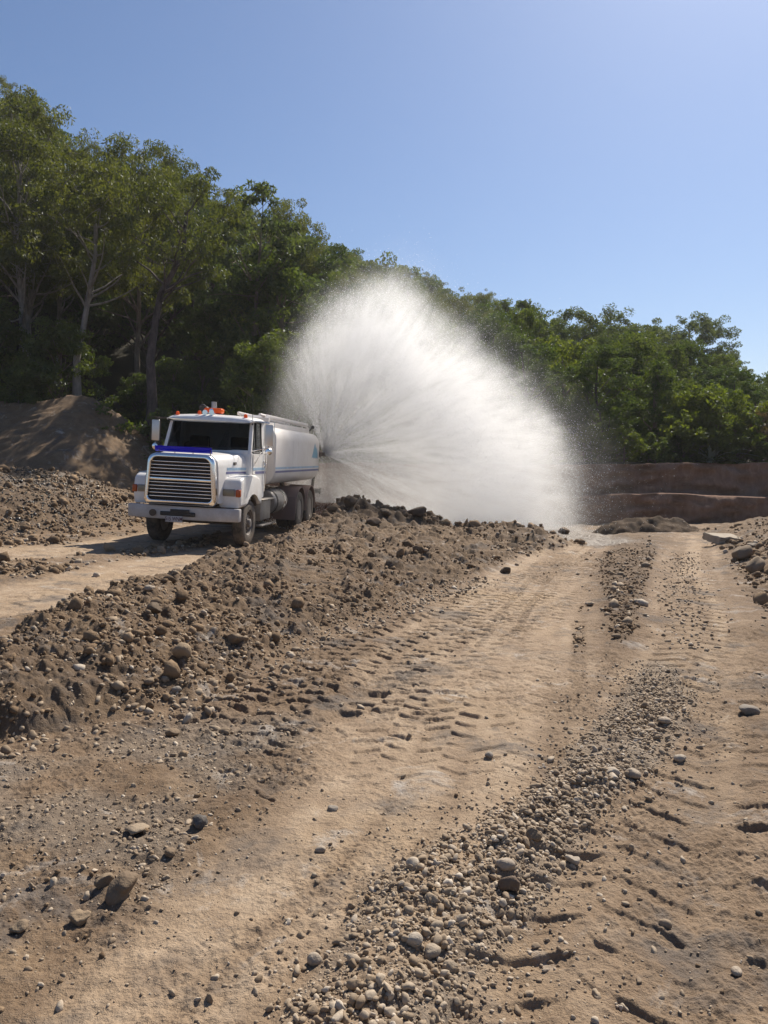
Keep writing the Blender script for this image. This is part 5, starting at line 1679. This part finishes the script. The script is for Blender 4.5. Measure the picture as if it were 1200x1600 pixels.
def drop_mesh(name, P, r, mat, parent):
    base = np.array([[0, 0, 1], [.943, 0, -.333], [-.471, .816, -.333], [-.471, -.816, -.333]])
    n = len(P)
    Rm = rot_mats(srng, n, 1.0)
    S = np.einsum('nij,kj->nki', Rm, base) * r[:, None, None] + P[:, None, :]
    F0 = np.array([[0, 1, 2], [0, 2, 3], [0, 3, 1], [1, 3, 2]])
    F = (F0[None] + (np.arange(n) * 4)[:, None, None]).reshape(-1, 3)
    return np_mesh(name, S.reshape(-1, 3), F, [mat], parent, smooth=True)

def water_drop_mat():
    t = NT("water_droplets")
    d_ = t.n("ShaderNodeBsdfDiffuse", {"Color": (.93, .93, .94)})
    tr = t.n("ShaderNodeBsdfTranslucent", {"Color": (.95, .95, .96)})
    return t.done(t.n("ShaderNodeMixShader", {0: .6, 1: d_.outputs[0], 2: tr.outputs[0]}))
M_DROP = water_drop_mat()

spray = empty("water_spray", tuple(NOZ))
tag(spray, "white fan of water spray and mist thrown from the truck's tail nozzle", kind="stuff")
bpy.context.view_layer.update()
OFF = np.array(NOZ)
sets = []
P, t_ = droplets(330000, 14.5, .16, .85, -8, 96, .20, 2.6, .8); sets.append((P, .0035 + .0055 * srng.uniform(0, 1, len(P)) ** 3))
P, t_ = droplets(110000, 16.5, .10, .92, 0, 85, .16, 2.6, .8); sets.append((P, .0035 + .0065 * srng.uniform(0, 1, len(P)) ** 2))
P, t_ = droplets(26000, 12, .25, .7, -25, 110, .30, .45, 1.0); sets.append((P, .006 + .006 * srng.uniform(0, 1, len(P))))
P, t_ = droplets(90000, 14.5, .13, .85, -12, 92, .19, 2.8, .55); sets.append((P, .008 + .007 * srng.uniform(0, 1, len(P)) ** 2))
# clear jets close to the nozzle
jn = 1500
for k_ in range(22):
    el = R(-22 + 6.2 * k_ + srng.normal(0, 1.5)); az = srng.normal(0, .16)
    d_ = math.cos(el) * (math.cos(az) * AX_ + math.sin(az) * AQ_) + math.sin(el) * np.array([0, 0, 1.0])
    tt_ = srng.uniform(.0, 1, jn) ** 1.2 * srng.uniform(.16, .34)
    vv = 12.5 * srng.uniform(.85, 1.1)
    Pj = np.array(NOZ) + d_[None] * (vv * tt_ * (1 - .35 * tt_))[:, None]
    Pj[:, 2] -= 4.9 * tt_ ** 2
    Pj += srng.normal(0, 1, (jn, 3)) * (.014 + .20 * tt_)[:, None]
    sets.append((Pj, .005 + .006 * srng.uniform(0, 1, jn)))
sets = [(p_[k_], q_[k_]) for p_, q_ in sets for k_ in (in_fan(p_),)]
P = np.concatenate([s_[0] for s_ in sets]); r_ = np.concatenate([s_[1] for s_ in sets])
drop_mesh("droplets", P - OFF, r_, M_DROP, spray)
# water bouncing off the flooded pad
n = 45000
a = srng.uniform(-1.6, 6.6, n) * srng.uniform(.75, 1, n); q = srng.normal(0, .9, n)
bx = np.array(NOZ)[None] + a[:, None] * AX_ * 1.05 + q[:, None] * AQ_
gzv = ground_z(bx[:, 0], bx[:, 1])
bx[:, 2] = gzv + np.abs(srng.normal(0, .10, n)) * (1 + .5 * np.clip(a, 0, 6) / 3)
drop_mesh("splash", bx - OFF, .006 + .012 * srng.uniform(0, 1, n) ** 3, M_DROP, spray)

# --- mist: one closed cloud with a density that follows the fan
def mist_mesh():
    ph = np.radians(np.linspace(-40, 160, 41)); th = np.linspace(0, 2 * np.pi, 24, endpoint=False)
    # closed surface: rings about the nozzle-to-rim direction are awkward, so sweep an ellipse across the fan
    V = []
    c = 2.4, 2.2                                     # a centre inside the fan (along, up)
    nu, nv = 48, 26
    for i in range(nv + 1):
        la = -math.pi / 2 + math.pi * i / nv
        for j in range(nu):
            lo = 2 * math.pi * j / nu
            dirp = math.cos(lo); dirz = math.sin(lo)
            # distance from the centre to the envelope in this in-plane direction
            k = 0.0
            s_lo, s_hi = 0.0, 14.0
            for _ in range(24):
                k = (s_lo + s_hi) / 2
                p_, z_ = c[0] + k * dirp, c[1] + k * dirz
                ph_ = math.degrees(math.atan2(z_, p_))
                if -60 < ph_ < 170: ok = math.hypot(p_, z_) < R_env(ph_) * 1.22
                else: ok = math.hypot(p_, z_) < 1.6
                if z_ < -2.6: ok = False
                if ok: s_lo = k
                else: s_hi = k
            cl = math.cos(la) ** .6 if math.cos(la) > 0 else 0
            p_, z_ = c[0] + k * dirp * cl, c[1] + k * dirz * cl
            q_ = math.sin(la) * 3.1
            V.append(AX_ * p_ + AQ_ * q_ + np.array([0, 0, z_]))
    V = np.array(V)
    i = np.arange(nv)[:, None]; j = np.arange(nu)[None]
    F = np.stack([i * nu + j, i * nu + (j + 1) % nu, (i + 1) * nu + (j + 1) % nu, (i + 1) * nu + j], -1).reshape(-1, 4)
    return V, F
def mist_material():
    t = NT("water_mist")
    tc = t.n("ShaderNodeTexCoord").outputs["Object"]
    rot = t.n("ShaderNodeVectorRotate", {"Vector": tc, "Axis": (0, 0, 1), "Angle": -FA}, rotation_type='AXIS_ANGLE')
    sp = t.n("ShaderNodeSeparateXYZ", {0: rot.outputs[0]})
    p_, q_, z_ = sp.outputs[0], sp.outputs[1], sp.outputs[2]
    r2 = t.math('SQRT', t.math('ADD', t.math('MULTIPLY', p_, p_), t.math('MULTIPLY', z_, z_)))
    ph = t.math('ARCTAN2', z_, p_)
    phd = t.math('DEGREES', ph)
    un = t.map(phd, -40, 160, 0, 1)
    fc = t.n("ShaderNodeFloatCurve", {1: un})
    cv = fc.mapping.curves[0]
    pts = [(a_, float(R_env(a_))) for a_ in ENVA]
    while len(cv.points) < len(pts): cv.points.new(.5, .5)
    for cp, (a_, rv) in zip(cv.points, pts): cp.location = ((a_ + 40) / 200, rv / 10.0)
    fc.mapping.update()
    Rn = t.math('MULTIPLY', fc.outputs[0], 10.0)
    # strands: noise stretched along the radius
    cb = t.n("ShaderNodeCombineXYZ", {0: t.math('MULTIPLY', ph, 5.0), 1: t.math('MULTIPLY', r2, .35), 2: t.math('MULTIPLY', q_, .9)})
    ns = t.noise(cb.outputs[0], 1.6, 4, .6)
    cf = t.n("ShaderNodeCombineXYZ", {0: t.math('MULTIPLY', ph, 21.0), 1: t.math('MULTIPLY', r2, 1.1), 2: t.math('MULTIPLY', q_, 2.4)})
    nf = t.noise(cf.outputs[0], 1.4, 3, .65)
    nb = t.noise(tc, .55, 4, .6)
    edge = t.math('ADD', t.math('DIVIDE', r2, Rn), t.math('MULTIPLY', t.math('SUBTRACT', ns, .5), .22))
    edge = t.math('ADD', edge, t.math('MULTIPLY', t.math('SUBTRACT', nb, .5), .28))
    body = t.math('POWER', t.map(edge, 1.0, .62, 0, 1), 1.3)
    rise = t.map(edge, .05, .70, .12, 1)
    thick = t.math('ADD', .30, t.math('MULTIPLY', r2, .13))
    g = t.math('EXPONENT', t.math('MULTIPLY', t.math('POWER', t.math('ABSOLUTE', t.math('DIVIDE', q_, thick)), 2.0), -1.0))
    # heavier toward the far, falling side of the fan
    side = t.map(phd, 70, 125, 1.0, .16)
    stk = t.math('MULTIPLY', t.map(ns, .30, .72, .5, 1.45), t.map(nf, .34, .66, .30, 1.7))
    halo = t.math('MULTIPLY', t.map(edge, 1.16, .75, 0, 1), .030)
    dens = t.math('MULTIPLY', t.math('ADD', halo, t.math('MULTIPLY', body, rise)), t.math('MULTIPLY', g, t.math('MULTIPLY', side, stk)))
    v = t.n("ShaderNodeVolumePrincipled", {"Color": (.995, .995, .995, 1), "Density": t.math('MULTIPLY', dens, MIST_D), "Anisotropy": .58})
    return t.done(vol=v.outputs[0])
MIST_D = 2.35
mv, mf = mist_mesh()
mf = mf[:, ::-1]
mist = np_mesh("mist", mv, mf, [mist_material()], spray, smooth=True)
SC.cycles.volume_step_rate = 1.0
SC.cycles.volume_preview_step_rate = 1.0
SC.cycles.volume_max_steps = 128
# ================================================================ dusty air
def haze_box():
    bm = bmesh.new()
    b_box(bm, -4700, 4700, -4700, 4700, -3.0, 62.0)
    t = NT("haze_air")
    v = t.n("ShaderNodeVolumePrincipled", {"Color": (.95, .97, 1.0, 1), "Density": .00035, "Anisotropy": .3})
    o = to_obj("haze", bm, t.done(vol=v.outputs[0]), None, None)
    tag(o, "thin dusty haze hanging in the air over the site", kind="stuff")
haze_box()
